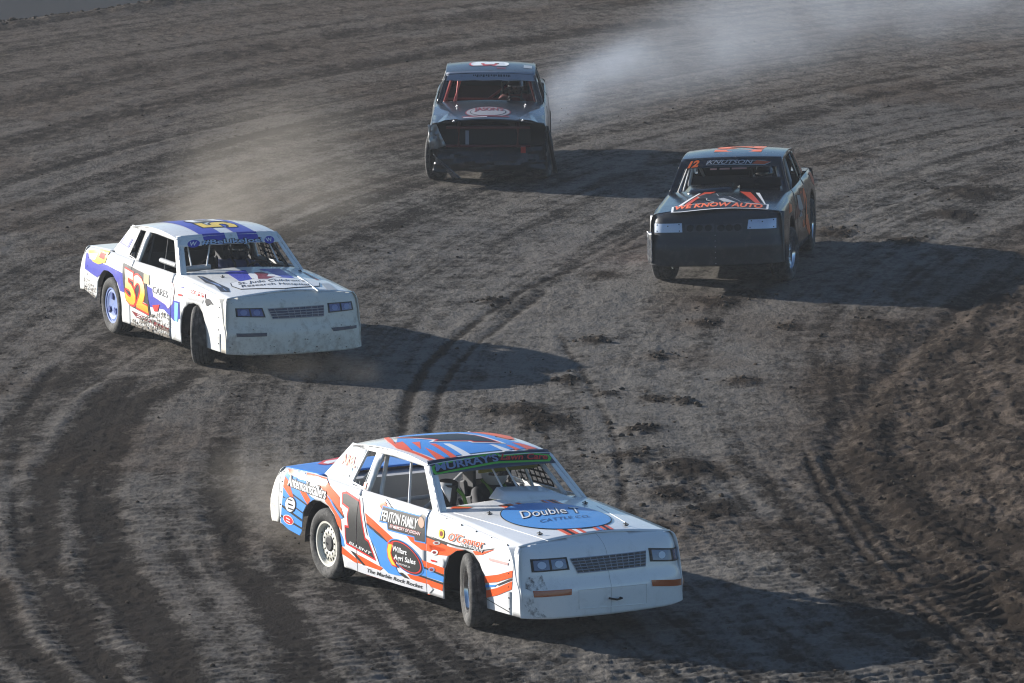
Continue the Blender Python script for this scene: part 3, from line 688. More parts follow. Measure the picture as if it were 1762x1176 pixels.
for car, steer, rims in ((carA, -20, (('slot', cream), ('spoke', MATS['chrome']))), (carB, -28, (('cover', blue_rim), ('spoke', MATS['chrome']))),
                         (carC, -10, (('spoke', MATS['black']), ('spoke', MATS['black']))), (carD, -8, (('spoke', MATS['chrome']), ('spoke', MATS['chrome'])))):
    for sd in (-1, 1):
        wheel(car, -1.37, sd, 0, MATS['rubber'], rims[0][1], rims[0][0], MATS['black'])
        wheel(car, 1.37, sd, steer, MATS['rubber'], rims[1][1], rims[1][0], MATS['steel'])

# ------------------------------------------------------------------ graphics, in each panel's own coordinates (metres)
DEC = {
'a_blueq': [(-2.328,0.925),(-2.257,0.907),(-1.864,0.896),(-1.758,0.777),(-1.624,0.753),(-1.652,0.735),(-1.79,0.681),(-1.866,0.593),(-1.887,0.412),(-1.94,0.361),(-2.193,0.382),(-2.376,0.428),(-2.332,0.67),(-2.336,0.882)],
'a_or1': [(-2.328,0.964),(-2.158,0.976),(-2.034,0.908),(-2.136,0.909),(-2.243,0.916)],
'a_or2': [(-2.325,0.877),(-2.229,0.847),(-2.046,0.682),(-2.087,0.676),(-2.206,0.723),(-2.333,0.777)],
'a_wh1': [(-2.157,0.974),(-2.095,0.977),(-1.952,0.891),(-2.029,0.895)],
'a_bl1': [(-2.092,0.978),(-1.934,0.984),(-1.839,0.896),(-1.955,0.898)],
'a_or3': [(-1.902,0.985),(-1.74,0.987),(-1.487,0.987),(-1.403,0.935),(-1.133,0.839),(-1.102,0.767),(-1.013,0.674),(-1.11,0.71),(-1.209,0.76),(-1.396,0.832),(-1.536,0.876),(-1.807,0.917)],
'a_or4': [(-1.967,0.795),(-1.818,0.79),(-1.708,0.735),(-1.765,0.681),(-1.826,0.712)],
'a_or5': [(-1.392,0.819),(-1.296,0.776),(-1.169,0.702),(-1.07,0.635),(-1.048,0.529),(-1.132,0.581),(-1.196,0.664),(-1.309,0.725),(-1.407,0.761)],
'a_bl2': [(-1.372,0.828),(-1.268,0.786),(-1.008,0.668),(-1.066,0.643),(-1.252,0.747)],
'a_bk0': [(-1.268,0.786),(-1.176,0.743),(-1.004,0.67),(-1.03,0.664),(-1.189,0.734)],
'a_bk1': [(-2.334,0.691),(-2.253,0.681),(-2.314,0.673)],
'a_bk2': [(-2.111,0.743),(-1.774,0.683),(-1.795,0.669),(-2.097,0.723)],
'a_bk3': [(-2.337,0.605),(-1.879,0.527),(-1.879,0.502),(-2.34,0.582)],
'a_bk4': [(-2.363,0.505),(-1.868,0.444),(-1.876,0.425),(-2.361,0.482)],
'a_bk5': [(-2.101,0.638),(-1.866,0.596),(-1.872,0.583),(-2.066,0.618)],
'a_bl3': [(-1.134,0.539),(-1.086,0.517),(-0.998,0.448),(-1.135,0.429)],
'a_ant': [(-2.228,0.809),(-1.391,0.788),(-2.231,0.907)],
'a_stk1': [(-2.135,0.634),(-2.257,0.617),(-2.018,0.65),(-2.142,0.704),(-2.133,0.555)],
'a_stk2': [(-2.183,0.479),(-2.301,0.482),(-2.066,0.476),(-2.182,0.52),(-2.185,0.434)],
'a_one': [(-1.068,0.873),(-1.007,0.891),(-0.732,0.845),(-0.577,0.517),(-0.512,0.501),(-0.39,0.362),(-0.932,0.437),(-0.955,0.493),(-0.961,0.579),(-0.892,0.58),(-0.925,0.684),(-0.903,0.769),(-1.044,0.799)],
'a_ell': [(-0.88,0.435),(-0.43,0.386),(-0.889,0.463)],
'a_d1': [(-0.475,0.932),(-0.324,0.937),(-0.157,0.864),(-0.31,0.839)],
'a_d1k': [(-0.32,0.938),(-0.273,0.934),(-0.08,0.876),(-0.119,0.871)],
'a_d2': [(-0.605,0.761),(-0.444,0.72),(-0.03,0.598),(-0.079,0.538),(-0.252,0.581),(-0.551,0.671)],
'a_d3': [(0.226,0.662),(0.384,0.669),(0.566,0.709),(0.966,0.688),(1.029,0.607),(0.837,0.58),(0.506,0.572),(0.308,0.621)],
'a_d3k': [(0.564,0.72),(0.965,0.693),(0.967,0.676),(0.567,0.7)],
'a_dbl': [(-0.561,0.663),(-0.231,0.57),(-0.11,0.543),(0.04,0.312),(0.136,0.272),(-0.126,0.258),(-0.282,0.314),(-0.375,0.457),(-0.495,0.557)],
'a_d2k': [(-0.562,0.679),(-0.293,0.61),(-0.13,0.55),(-0.17,0.549),(-0.55,0.652)],
'a_d4': [(0.496,0.479),(0.952,0.461),(0.933,0.4),(0.488,0.425)],
'a_d4k': [(0.488,0.425),(0.933,0.4),(0.925,0.38),(0.487,0.409)],
'a_d5': [(0.422,0.379),(0.499,0.411),(0.928,0.381),(0.913,0.328),(0.399,0.335)],
'a_d5k': [(0.399,0.335),(0.913,0.323),(0.904,0.302),(0.388,0.319)],
'a_d6': [(0.229,0.305),(0.419,0.338),(0.904,0.302),(0.878,0.243),(0.705,0.249),(0.295,0.271)],
'a_d7': [(-1.112,0.404),(-0.999,0.369),(-0.623,0.273),(-0.799,0.269),(-1.046,0.313)],
'a_d7k': [(-0.954,0.424),(-0.751,0.345),(-0.582,0.271),(-0.63,0.264),(-0.824,0.344)],
'a_d8': [(-0.844,0.351),(-0.75,0.355),(-0.243,0.295),(-0.297,0.263),(-0.593,0.269)],
'a_d9': [(-1.139,0.517),(-1.066,0.478),(-0.954,0.415),(-1.019,0.386),(-1.121,0.43)],
'a_d10': [(0.059,0.295),(0.139,0.307),(0.275,0.268),(0.195,0.261)],
'a_pill': [(-0.892,0.273),(-0.594,0.259),(0.639,0.268),(0.713,0.236),(0.649,0.192),(0.145,0.181),(-0.665,0.188),(-0.954,0.197),(-0.959,0.241)],
'a_rocket': [(-0.559,0.213),(0.515,0.211),(-0.538,0.25)],
'a_b1': [(-0.602,0.199),(-0.236,0.189),(-0.299,0.172),(-0.583,0.184)],
'a_b2': [(-0.197,0.18),(0.124,0.178),(0.063,0.164),(-0.179,0.163)],
'a_b3': [(0.124,0.178),(0.303,0.175),(0.282,0.167),(0.143,0.171)],
'a_b4': [(0.323,0.178),(0.656,0.174),(0.596,0.165),(0.341,0.163)],
'a_fen': [(-0.267,0.861),(0.439,0.867),(0.477,0.9),(0.544,0.914),(0.581,0.651),(0.395,0.645),(0.383,0.679),(-0.135,0.673),(-0.153,0.735),(-0.294,0.73)],
'a_fent': [(-0.271,0.74),(0.428,0.75),(-0.269,0.837)],
'a_mem': [(-0.097,0.697),(0.488,0.701),(-0.091,0.727)],
'a_face': [(0.489,0.822),(0.43,0.823),(0.544,0.82),(0.474,0.867),(0.503,0.767)],
'a_oval': [(0.219,0.464),(-0.1,0.486),(0.5,0.436),(0.15,0.589),(0.28,0.332)],
'a_will': [(-0.034,0.491),(0.249,0.485),(-0.023,0.541)],
'a_agri': [(-0.003,0.414),(0.415,0.422),(0.009,0.463)],
'a_rock': [(0.045,0.376),(0.313,0.375),(0.052,0.393)],
'a_corn': [(-0.106,0.542),(-0.033,0.544),(-0.067,0.462),(-0.033,0.408),(0.039,0.355),(-0.037,0.359),(-0.109,0.417),(-0.127,0.482)],
'a_seam1': [(-0.666,0.911),(-0.604,0.756),(-0.655,0.903)],
'a_oc': [(1.007,0.729),(1.66,0.748),(1.006,0.802)],
'a_pig': [(1.231,0.715),(1.641,0.704),(1.24,0.752)],
'a_f1k': [(0.546,0.726),(0.583,0.728),(0.864,0.695),(1.158,0.69),(1.501,0.705),(1.463,0.715),(1.156,0.705),(0.863,0.711)],
'a_f1': [(0.55,0.693),(0.866,0.675),(1.16,0.673),(1.322,0.68),(1.0,0.585),(0.798,0.566),(0.556,0.595)],
'a_f2k': [(1.65,0.732),(1.855,0.776),(1.797,0.755),(1.642,0.723)],
'a_f2': [(1.457,0.694),(1.644,0.712),(1.849,0.762),(1.629,0.683),(1.505,0.665)],
'a_f3': [(1.675,0.495),(1.92,0.545),(2.177,0.62),(2.171,0.558),(1.901,0.475),(1.683,0.435)],
'a_f3k': [(1.892,0.45),(2.158,0.548),(2.15,0.524),(1.927,0.446)],
'a_f4': [(1.683,0.417),(1.901,0.451),(1.865,0.428),(1.681,0.392)],
'a_f5': [(1.683,0.365),(1.899,0.421),(2.163,0.52),(2.153,0.444),(1.896,0.353),(1.682,0.297)],
'a_f6k': [(1.696,0.299),(2.113,0.234),(2.105,0.226),(1.699,0.292)],
'a_y1': [(0.871,0.77),(0.821,0.764),(0.921,0.777),(0.86,0.811),(0.879,0.726)],
'a_s1': [(0.797,0.674),(0.729,0.665),(0.862,0.684),(0.795,0.692),(0.798,0.657)],
'a_s2': [(0.761,0.583),(0.696,0.574),(0.825,0.592),(0.76,0.606),(0.761,0.56)],
'a_s3': [(0.702,0.415),(0.642,0.407),(0.762,0.424),(0.703,0.438),(0.701,0.392)],
'a_br': [(1.755,0.674),(2.086,0.676),(2.088,0.654),(1.757,0.652)],
'a_red1': [(0.687,0.509),(0.789,0.51),(0.789,0.496),(0.687,0.491)],
'a_arel': [(-1.351,1.12),(-1.045,1.118),(-1.364,1.216)],
'a_eng': [(-1.358,1.111),(-1.104,1.111),(-1.06,1.077),(-1.37,1.066)],
'a_fab': [(-1.355,1.012),(-1.111,1.027),(-1.11,1.044),(-1.358,1.029)],
'a_bp1': [(-0.776,1.018),(-0.729,1.024),(-0.726,0.967),(-0.773,0.961)],
'a_bp2': [(-0.702,1.02),(-0.638,1.016),(-0.635,0.969),(-0.694,0.971)],
'a_tear': [(-2.291,-0.451),(-2.461,-0.301),(-2.524,-0.131),(-2.571,-0.041),(-2.477,-0.107),(-2.368,-0.181),(-2.162,-0.355),(-2.181,-0.432)],
'a_tearw': [(-2.283,-0.395),(-2.407,-0.297),(-2.432,-0.151),(-2.27,-0.273),(-2.199,-0.383)],
'a_rblue': [(-1.542,0.057),(-1.719,0.476),(-1.926,0.824),(-1.641,0.965),(-0.383,0.441),(0.152,0.594),(0.197,-0.514),(-0.16,-0.542),(-0.622,-0.491)],
'a_ror1': [(-1.567,-0.154),(-1.547,-0.107),(-0.605,-0.514),(-0.658,-0.409),(-0.212,-0.552),(0.178,-0.541),(0.23,-0.557),(0.21,-0.584),(-0.117,-0.591),(-0.418,-0.603),(-0.812,-0.477)],
'a_rone': [(-0.949,-0.289),(-0.804,0.013),(-0.742,0.221),(-0.521,0.289),(-0.118,0.304),(-0.209,0.114),(-0.279,0.103),(-0.414,-0.182),(-0.469,-0.121)],
'a_rw1': [(-0.269,-0.187),(-0.237,-0.135),(0.24,-0.169),(0.241,-0.254)],
'a_rw2': [(-0.071,0.189),(-0.032,0.23),(0.207,0.272),(0.217,0.184)],
'a_ro1': [(-0.346,-0.289),(-0.311,-0.246),(0.237,-0.322),(0.237,-0.384)],
'a_ro2': [(-0.006,0.329),(0.02,0.366),(0.179,0.382),(0.202,0.319)],
'a_ro3': [(-0.1,0.446),(-0.045,0.517),(0.154,0.581),(0.188,0.447)],
'a_ro4': [(-1.912,0.816),(-1.795,0.986),(-1.523,1.029),(-0.243,0.566),(-0.272,0.505),(-0.553,0.46),(-0.964,0.459)],
'a_ro5': [(-0.526,-0.38),(-0.497,-0.308),(-0.19,-0.467),(-0.35,-0.426)],
'a_ro6': [(-0.227,-0.405),(-0.033,-0.412),(0.248,-0.436),(0.217,-0.523),(0.05,-0.483)],
'a_plate': [(-0.747,0.124),(-0.684,0.068),(-0.085,-0.009),(0.102,-0.004),(0.107,0.046),(0.476,0.025),(0.734,0.1),(0.737,0.164),(0.686,0.223),(0.051,0.172),(-0.052,0.179),(-0.719,0.263),(-0.746,0.183)],
'a_mur': [(-0.714,0.207),(0.065,0.137),(-0.705,0.064)],
'a_lawn': [(0.089,0.122),(0.688,0.189),(0.125,0.005)],
'a_oval2': [(1.571,-0.016),(1.255,-0.441),(1.818,0.44),(0.948,0.204),(2.018,-0.257)],
'a_dbl2': [(1.478,-0.342),(1.523,0.284),(1.211,-0.262)],
'a_cat': [(1.713,-0.29),(1.724,0.227),(1.613,-0.239)],
'a_hs1': [(0.852,-0.24),(0.896,-0.028),(2.199,-0.279),(2.181,-0.089)],
'a_hs2': [(0.764,0.218),(0.986,0.359),(2.146,0.028),(2.189,0.207)],
'a_flame': [(0.651,-0.634),(0.611,-0.576),(0.637,-0.53),(0.753,-0.45),(0.782,-0.514),(0.733,-0.584)],
'a_ridge': [(0.818,-0.685),(2.235,-0.508)],
'a_ridge2': [(1.152,0.623),(1.963,0.473)],
'a_scoop': [(0.478,-0.12),(-0.001,0.218),(-0.138,0.729),(0.17,0.682),(0.634,0.606),(0.791,-0.053)],
'a_pins': [(1.11,-0.476),(2.016,-0.471),(1.067,0.556),(2.033,0.414)],
'a_hlr': [(-0.736,0.727),(-0.405,0.727),(-0.391,0.615),(-0.737,0.612)],
'a_hll': [(0.441,0.728),(0.965,0.665),(0.986,0.549),(0.443,0.608)],
'a_gr': [(-0.375,0.709),(0.409,0.707),(0.388,0.576),(-0.317,0.58)],
'a_mr': [(-0.751,0.453),(-0.397,0.449),(-0.404,0.396),(-0.747,0.395)],
'a_ml': [(0.427,0.449),(0.993,0.387),(0.99,0.325),(0.436,0.392)],
'a_pl': [(-0.329,0.432),(0.371,0.422),(0.374,0.241),(-0.325,0.261)],
'a_tow': [(-0.019,0.33),(0.091,0.324)],
'a_sc1': [(-0.774,0.566),(-0.655,0.586),(-0.624,0.462),(-0.746,0.437),(-0.801,0.474)],
'a_sc2': [(-0.796,0.384),(-0.731,0.419),(-0.747,0.318),(-0.626,0.204),(-0.772,0.215),(-0.815,0.33)],
'b_bq': [(-2.651,0.883),(-2.324,0.865),(-1.862,0.81),(-1.564,0.811),(-1.022,0.774),(-0.953,0.729),(-0.907,0.55),(-1.078,0.555),(-1.177,0.65),(-1.434,0.708),(-1.722,0.697),(-1.897,0.623),(-2.395,0.67),(-2.763,0.686),(-2.699,0.793)],
'b_bd': [(-0.231,0.719),(0.007,0.698),(0.674,0.642),(0.871,0.644),(0.892,0.453),(0.706,0.4),(0.397,0.501),(-0.065,0.479)],
'b_yel': [(-2.37,0.905),(-2.175,0.926),(-1.958,0.971),(-1.592,0.973),(-1.641,0.835),(-1.885,0.786),(-2.098,0.795),(-2.288,0.839)],
'b_rd': [(-1.867,0.938),(-1.682,0.937),(-1.688,0.861),(-1.895,0.871)],
'b_bkw': [(-2.292,0.876),(-1.951,0.908),(-2.024,0.825),(-2.235,0.812)],
'b_pl': [(-1.074,0.885),(-1.004,0.898),(-0.249,0.848),(-0.036,0.36),(-0.717,0.414),(-0.889,0.49),(-1.028,0.806)],
'b_n52': [(-0.859,0.473),(-0.103,0.411),(-1.0,0.849)],
'b_cares': [(0.028,0.66),(0.518,0.649),(0.004,0.74)],
'b_blob': [(0.022,0.831),(0.624,0.83),(0.684,0.743),(0.649,0.603),(0.525,0.531),(0.438,0.568),(0.047,0.618),(-0.011,0.717)],
'b_fold': [(-0.324,0.851),(-0.161,0.848),(-0.112,0.737),(-0.294,0.738)],
'b_tk': [(0.023,0.51),(0.253,0.542),(0.196,0.456),(0.079,0.443)],
'b_tkt': [(0.122,0.426),(0.636,0.413),(0.182,0.491)],
'b_zws': [(-0.69,0.364),(-0.044,0.333),(-0.018,0.293),(-0.517,0.298)],
'b_zt': [(-0.516,0.315),(-0.046,0.306),(-0.513,0.347)],
'b_vert': [(0.721,0.412),(0.819,0.403),(0.845,0.625),(0.718,0.627)],
'b_sp1': [(0.813,0.736),(0.951,0.742),(0.943,0.72),(0.804,0.715)],
'b_sp2': [(0.865,0.825),(0.974,0.832),(0.97,0.821),(0.864,0.815)],
'b_bcmm': [(1.209,0.787),(1.668,0.777),(1.173,0.839)],
'b_bcs': [(1.115,0.727),(1.321,0.74),(1.594,0.75),(1.577,0.707),(1.355,0.713),(1.133,0.708)],
'b_eagle': [(1.668,0.779),(1.776,0.781),(1.914,0.725),(1.818,0.729),(1.717,0.692),(1.653,0.736)],
'b_zwr': [(0.035,0.324),(0.55,0.295),(0.516,0.249),(0.059,0.269)],
'b_stain': [(-0.014,0.461),(0.274,0.453),(0.673,0.446),(0.897,0.42),(0.888,0.293),(1.096,0.182),(0.818,0.19),(0.429,0.239),(0.033,0.297)],
'b_cb': [(-1.498,1.081),(-1.388,1.182),(-1.057,1.17),(-1.119,1.058)],
'b_cw': [(-1.412,1.1),(-1.341,1.171),(-1.125,1.168),(-1.176,1.078)],
'b_rs': [(0.29,-0.346),(0.317,-0.077),(0.295,0.086),(0.274,0.357)],
'b_num': [(-0.699,-0.133),(-0.009,0.261),(0.059,-0.159),(-0.822,0.279)],
'b_vs': [(-0.406,0.03),(-0.392,0.35),(-0.065,0.021),(-0.068,0.339),(0.127,0.007),(0.114,0.338),(0.447,0.012),(0.427,0.321)],
'b_t': [(-0.446,0.256),(0.477,0.261),(-0.445,0.139)],
'b_w1': [(-0.553,0.215),(-0.642,0.214),(-0.463,0.207),(-0.544,0.114),(-0.562,0.319)],
'b_w2': [(0.579,0.206),(0.502,0.204),(0.653,0.213),(0.614,0.106),(0.542,0.315)],
'b_s1': [(0.888,-0.291),(0.87,-0.02),(1.496,-0.189),(1.567,-0.365)],
'b_s2': [(0.825,0.16),(0.786,0.448),(1.564,0.321),(1.537,0.166),(1.247,0.169)],
'b_jude': [(1.704,-0.446),(1.772,0.357),(1.579,-0.402)],
'b_res': [(1.857,-0.463),(2.0,0.32),(1.746,-0.425)],
'b_box': [(1.566,-0.479),(1.541,-0.399),(1.547,-0.325),(1.502,-0.179),(1.499,0.117),(1.566,0.308),(1.689,0.385),(1.785,0.532),(1.992,0.445),(2.043,0.302),(2.126,-0.051),(1.906,-0.495),(1.725,-0.524)],
'b_halo': [(1.203,-0.122),(1.018,0.017),(1.048,0.186),(1.284,0.166),(1.467,0.194),(1.611,-0.019),(1.553,-0.149),(1.433,-0.176)],
'b_kid': [(1.131,-0.022),(1.08,0.095),(1.243,0.119),(1.413,0.024),(1.464,0.119),(1.573,-0.029),(1.53,-0.126),(1.313,-0.051)],
'b_lst': [(0.932,-0.642),(1.001,-0.606),(1.489,-0.608),(1.756,-0.6),(1.929,-0.65),(1.843,-0.711),(1.512,-0.655),(1.312,-0.69)],
'b_rst': [(0.995,0.641),(1.023,0.675),(1.556,0.634),(1.571,0.589)],
'b_rst2': [(1.81,0.554),(1.775,0.659),(2.156,0.601),(2.216,0.461)],
'b_ridge': [(0.822,0.505),(2.281,0.312)],
'b_pin': [(1.182,-0.434)],
'b_hlr': [(-0.726,0.729),(-0.419,0.726),(-0.391,0.618),(-0.725,0.632)],
'b_hll': [(0.389,0.74),(0.714,0.74),(0.73,0.64),(0.389,0.63)],
'b_gr': [(-0.36,0.715),(0.339,0.72),(0.327,0.599),(-0.309,0.598)],
'b_mr': [(-0.744,0.449),(-0.394,0.447),(-0.396,0.406),(-0.742,0.409)],
'b_ml': [(0.402,0.462),(0.761,0.464),(0.756,0.43),(0.432,0.42)],
'c_oval': [(1.746,-0.01),(1.679,-0.359),(1.635,0.336),(1.26,-0.01),(2.06,0.004)],
'c_jas': [(1.639,-0.207),(1.634,0.209),(1.398,-0.212)],
'c_lineh': [(2.044,-0.351),(2.02,0.02),(1.865,0.322)],
'c_fl': [(0.941,-0.879),(0.892,-0.761),(3.03,-0.481),(2.17,-0.855)],
'c_fr': [(3.026,0.454),(0.822,0.849),(1.287,0.86),(2.397,0.842)],
'c_pins': [(1.148,-0.469),(2.244,-0.491),(2.2,0.487),(1.007,0.516)],
'c_three': [(-0.852,-0.306),(-1.826,0.186),(-0.113,-0.292),(-0.103,0.21)],
'c_rwh': [(-0.369,0.484),(-0.455,0.588),(-0.226,0.59),(-0.154,0.469)],
'c_vt': [(-0.37,0.243),(0.357,0.2),(-0.385,0.083)],
'd_n12': [(-0.65,0.261),(-0.484,0.227),(-0.664,0.074)],
'd_kn': [(-0.368,0.17),(0.338,0.193),(-0.36,0.055)],
'd_ar': [(0.324,0.192),(0.401,0.095),(0.611,0.141),(0.496,0.216)],
'd_pl': [(-0.379,0.198),(-0.366,0.069),(0.491,0.085),(0.619,0.141),(0.509,0.231),(0.338,0.216)],
'd_we': [(2.165,-0.53),(2.177,0.575),(1.919,-0.546)],
'd_box': [(2.292,-0.552),(1.918,-0.583),(1.887,0.619),(2.167,0.64),(2.202,0.631),(2.333,-0.433)],
'd_l1': [(1.889,-0.513),(1.0,-0.351),(1.017,-0.325),(1.907,-0.469)],
'd_r1': [(1.875,-0.436),(0.899,-0.283),(0.948,-0.137),(1.517,-0.318),(1.884,-0.368)],
'd_r2': [(0.984,0.172),(1.011,0.308),(1.834,0.518),(1.871,0.461)],
'd_w2': [(1.04,0.378),(1.043,0.427),(1.87,0.587),(1.878,0.57)],
'd_dog': [(1.315,-0.328),(1.114,-0.241),(1.177,-0.112),(1.404,-0.063),(1.426,0.072),(1.816,0.258),(1.822,0.366),(1.908,0.303),(1.937,0.138),(1.987,-0.061),(1.853,-0.064),(1.669,-0.174),(1.513,-0.185),(1.458,-0.288)],
'd_dog2': [(1.644,-0.038),(1.58,0.028),(1.924,0.233),(1.872,0.059)],
'd_scoop': [(0.266,-0.507),(0.533,0.076),(-0.109,0.057),(0.635,0.721),(0.985,0.16)],
'd_roof': [(-2.376,-0.503),(-2.051,0.028),(-0.238,0.379),(-0.387,-0.144)],
'd_hlr': [(-0.771,0.72),(-0.417,0.726),(-0.411,0.614),(-0.772,0.611)],
'd_hll': [(0.418,0.749),(0.756,0.753),(0.756,0.632),(0.4,0.635)],
'd_vr': [(-0.379,0.709),(-0.016,0.715),(-0.014,0.61),(-0.371,0.612)],
'd_vl': [(0.013,0.697),(0.341,0.713),(0.34,0.611),(0.017,0.604)],
'd_seam': [(-0.014,0.78),(-0.014,0.236)],
'd_line': [(-0.817,0.522),(0.815,0.516)],
'd_sn12': [(-0.249,0.466),(-1.179,0.43),(-1.491,0.835),(-0.695,0.846)],
'd_or2': [(-2.955,0.75),(-3.354,0.698),(-3.341,0.604),(-2.963,0.625)],
'd_or3': [(1.29,0.848),(1.083,0.8),(1.176,0.726),(1.505,0.731)],
'd_red': [(-0.09,0.904),(-0.68,0.84),(-0.416,0.625),(0.908,0.575),(0.862,0.64)],
'd_swirl': [(0.383,0.858),(0.079,0.835),(-0.129,0.639),(0.362,0.562),(0.006,0.555),(0.398,0.691)],
}
def grow(p, d):
    """outset a ccw polygon by d with clamped mitres"""
    p = ccw(p); n = len(p); out = []
    for i in range(n):
        a, b, c = Vector(p[i-1]), Vector(p[i]), Vector(p[(i+1) % n])
        e1 = (b-a).normalized() if (b-a).length > 1e-6 else Vector((1, 0)); e2 = (c-b).normalized() if (c-b).length > 1e-6 else e1
        n1 = Vector((e1.y, -e1.x)); n2 = Vector((e2.y, -e2.x)); m = n1 + n2
        m = m.normalized() if m.length > 1e-4 else n1
        k = min(d/max(.35, m.dot(n1)), 2.2*d); q = b + m*k; out.append((q.x, q.y))
    return out
def ell5(k, g=1.0, n=30):
    """ellipse from centre, left, right, top, bottom samples"""
    c, l, r, t, b = DEC[k]; cx = (l[0]+r[0]+t[0]+b[0])/4; cy = (l[1]+r[1]+t[1]+b[1])/4
    ux, uy = (r[0]-l[0])/2, (r[1]-l[1])/2; vx, vy = (t[0]-b[0])/2, (t[1]-b[1])/2
    return [(cx + g*(ux*math.cos(a) + vx*math.sin(a)), cy + g*(uy*math.cos(a) + vy*math.sin(a))) for a in [2*math.pi*i/n for i in range(n)]]
def vinyl(name, col, rough=.32, dirt=.12): return mat('vinyl_' + name, col, rough, dirt=dirt, spec=.35)
OR = vinyl('orange', (.82, .105, .018)); BL = vinyl('blue', (.065, .27, .70)); BK = vinyl('black', (.010, .010, .011), .42, 0); WH = vinyl('white', (.80, .80, .80)); RD = vinyl('red', (.70, .035, .03))
SKY = vinyl('sky', (.085, .29, .66)); GRN = vinyl('green', (.10, .52, .06)); SIL = vinyl('silver', (.62, .62, .64), .35); YEL = vinyl('yellow', (.85, .58, .05)); SKIN = vinyl('skin', (.55, .33, .24))
PUR = vinyl('purple_blue', (.062, .068, .42), dirt=.35); DRK = vinyl('charcoal', (.05, .05, .055)); STL = vinyl('steel_blue', (.22, .30, .48)); BRN = vinyl('maroon', (.22, .025, .03)); GRY = vinyl('grey', (.45, .45, .45))
def tx(car, name, key, txt, surf, mt, parent, lvl=4, sd=-1, shear=0, bold=0, outline=None, ob=.06, spacing=1.0):
    o, e, u = DEC[key]; upv = (u[0]-o[0], u[1]-o[1])
    if outline is not None: car.text(name + '_outline', txt, surf, outline, parent, o, e, 0, lvl-1, sd, shear, bold+ob, upv, spacing=spacing)
    return car.text(name, txt, surf, mt, parent, o, e, 0, lvl, sd, shear, bold, upv, spacing=spacing)
def fit_panel(car, key):       # windows that keep a graphic on its own panel
    return {'fender': [(.602, .17), (2.165, .20), (2.165, 1.05), (.602, 1.05)], 'door': [(-.733, .185), (.590, .177), (.590, 1.05), (-.733, 1.05)], 'quarter': [(-2.42, .36), (-.745, .19), (-.745, 1.05), (-2.42, 1.05)]}[key]
def side_decal(car, name, key, mt, lvl=1, sd=-1, poly=None):
    """lay a graphic over whichever side panels it crosses, cut round the wheel openings and the top edge"""
    P = car.parts; K = 'R' if sd < 0 else 'L'; poly = [tuple(p) for p in (poly or DEC[key])]
    top = [(x, z_cap(car, x)) for x in (-2.45, -1.6, -.9, .66, 1.5, 2.25)]
    poly = [(x, min(z, car.ztop(x) - .004)) for x, z in poly]
    for pn in ('fender', 'door', 'quarter'):
        car.decal(name, [poly], 'side', mt, P[pn + K], lvl, sd, clip=[ARCH_F, ARCH_R] if pn != 'door' else (), keep=fit_panel(car, pn))
def z_cap(car, x): return car.ztop(x)
def rect_on(car, name, key, surf, mt, parent, lvl=1): return car.decal(name, [DEC[key]], surf, mt, parent, lvl, g=(.04, .04))

# -------- front-end details
def headlamp(car, key, glass, rim, parent, style='photo'):
    q = ccw(DEC[key]); f = car.mapf('nose', 0)
    base = car.decal('headlight', [q], 'nose', rim, parent, 1, g=(.04, .04))
    (ax, az), (bx, bz), (cx_, cz), (dx, dz) = q
    def at(u, v): return ((ax*(1-u) + bx*u)*(1-v) + (dx*(1-u) + cx_*u)*v, (az*(1-u) + bz*u)*(1-v) + (dz*(1-u) + cz*u)*v)
    for u0, u1 in ((.06, .47), (.53, .94)):
        l = car.decal('lens', [[at(u0, .12), at(u1, .12), at(u1, .88), at(u0, .88)]], 'nose', glass, base, 2, g=(.04, .04))
        um = (u0+u1)/2; c = at(um, .5)
        car.decal('reflector', [ell(c[0], c[1], .04, .032, 16)], 'nose', MATS['lamp_bright'] if glass is MATS['lamp_glass'] else mat('lamp_violet', (.16, .18, .38), .15, coat=.8), l or base, 3, g=(.04, .04))
    return base
def grille(car, key, mt, bar, parent, rows=5, cols=9, blank=()):
    q = ccw(DEC[key]); base = car.decal('grille', [q], 'nose', mt, parent, 1, g=(.05, .04))
    (ax, az), (bx, bz), (cx_, cz), (dx, dz) = q
    at = lambda u, v: ((ax*(1-u) + bx*u)*(1-v) + (dx*(1-u) + cx_*u)*v, (az*(1-u) + bz*u)*(1-v) + (dz*(1-u) + cz*u)*v)
    bm = bmesh.new(); f = car.mapf('nose', .006); Ti = car.T.inverted()
    for j in range(rows+1):
        v = j/rows; tube_bm(bm, [Ti @ f(*at(u/8, v)) for u in range(9)], .0045, 5)
    for i in range(cols+1):
        u = i/cols
        if u in blank: continue
        tube_bm(bm, [Ti @ f(*at(u, v/2)) for v in range(3)], .0032, 5)
    car.bm('grille_bars', bm, bar, base)
    return base
mat('lamp_glass', (.10, .14, .24), .08, coat=1); mat('lamp_bright', (.45, .52, .66), .12, coat=1); mat('amber', (.42, .085, .02), .25, coat=.6)
mat('purple_glass', (.06, .07, .22), .15, coat=.8); mat('grille_bar', (.35, .38, .44), .35, .4)
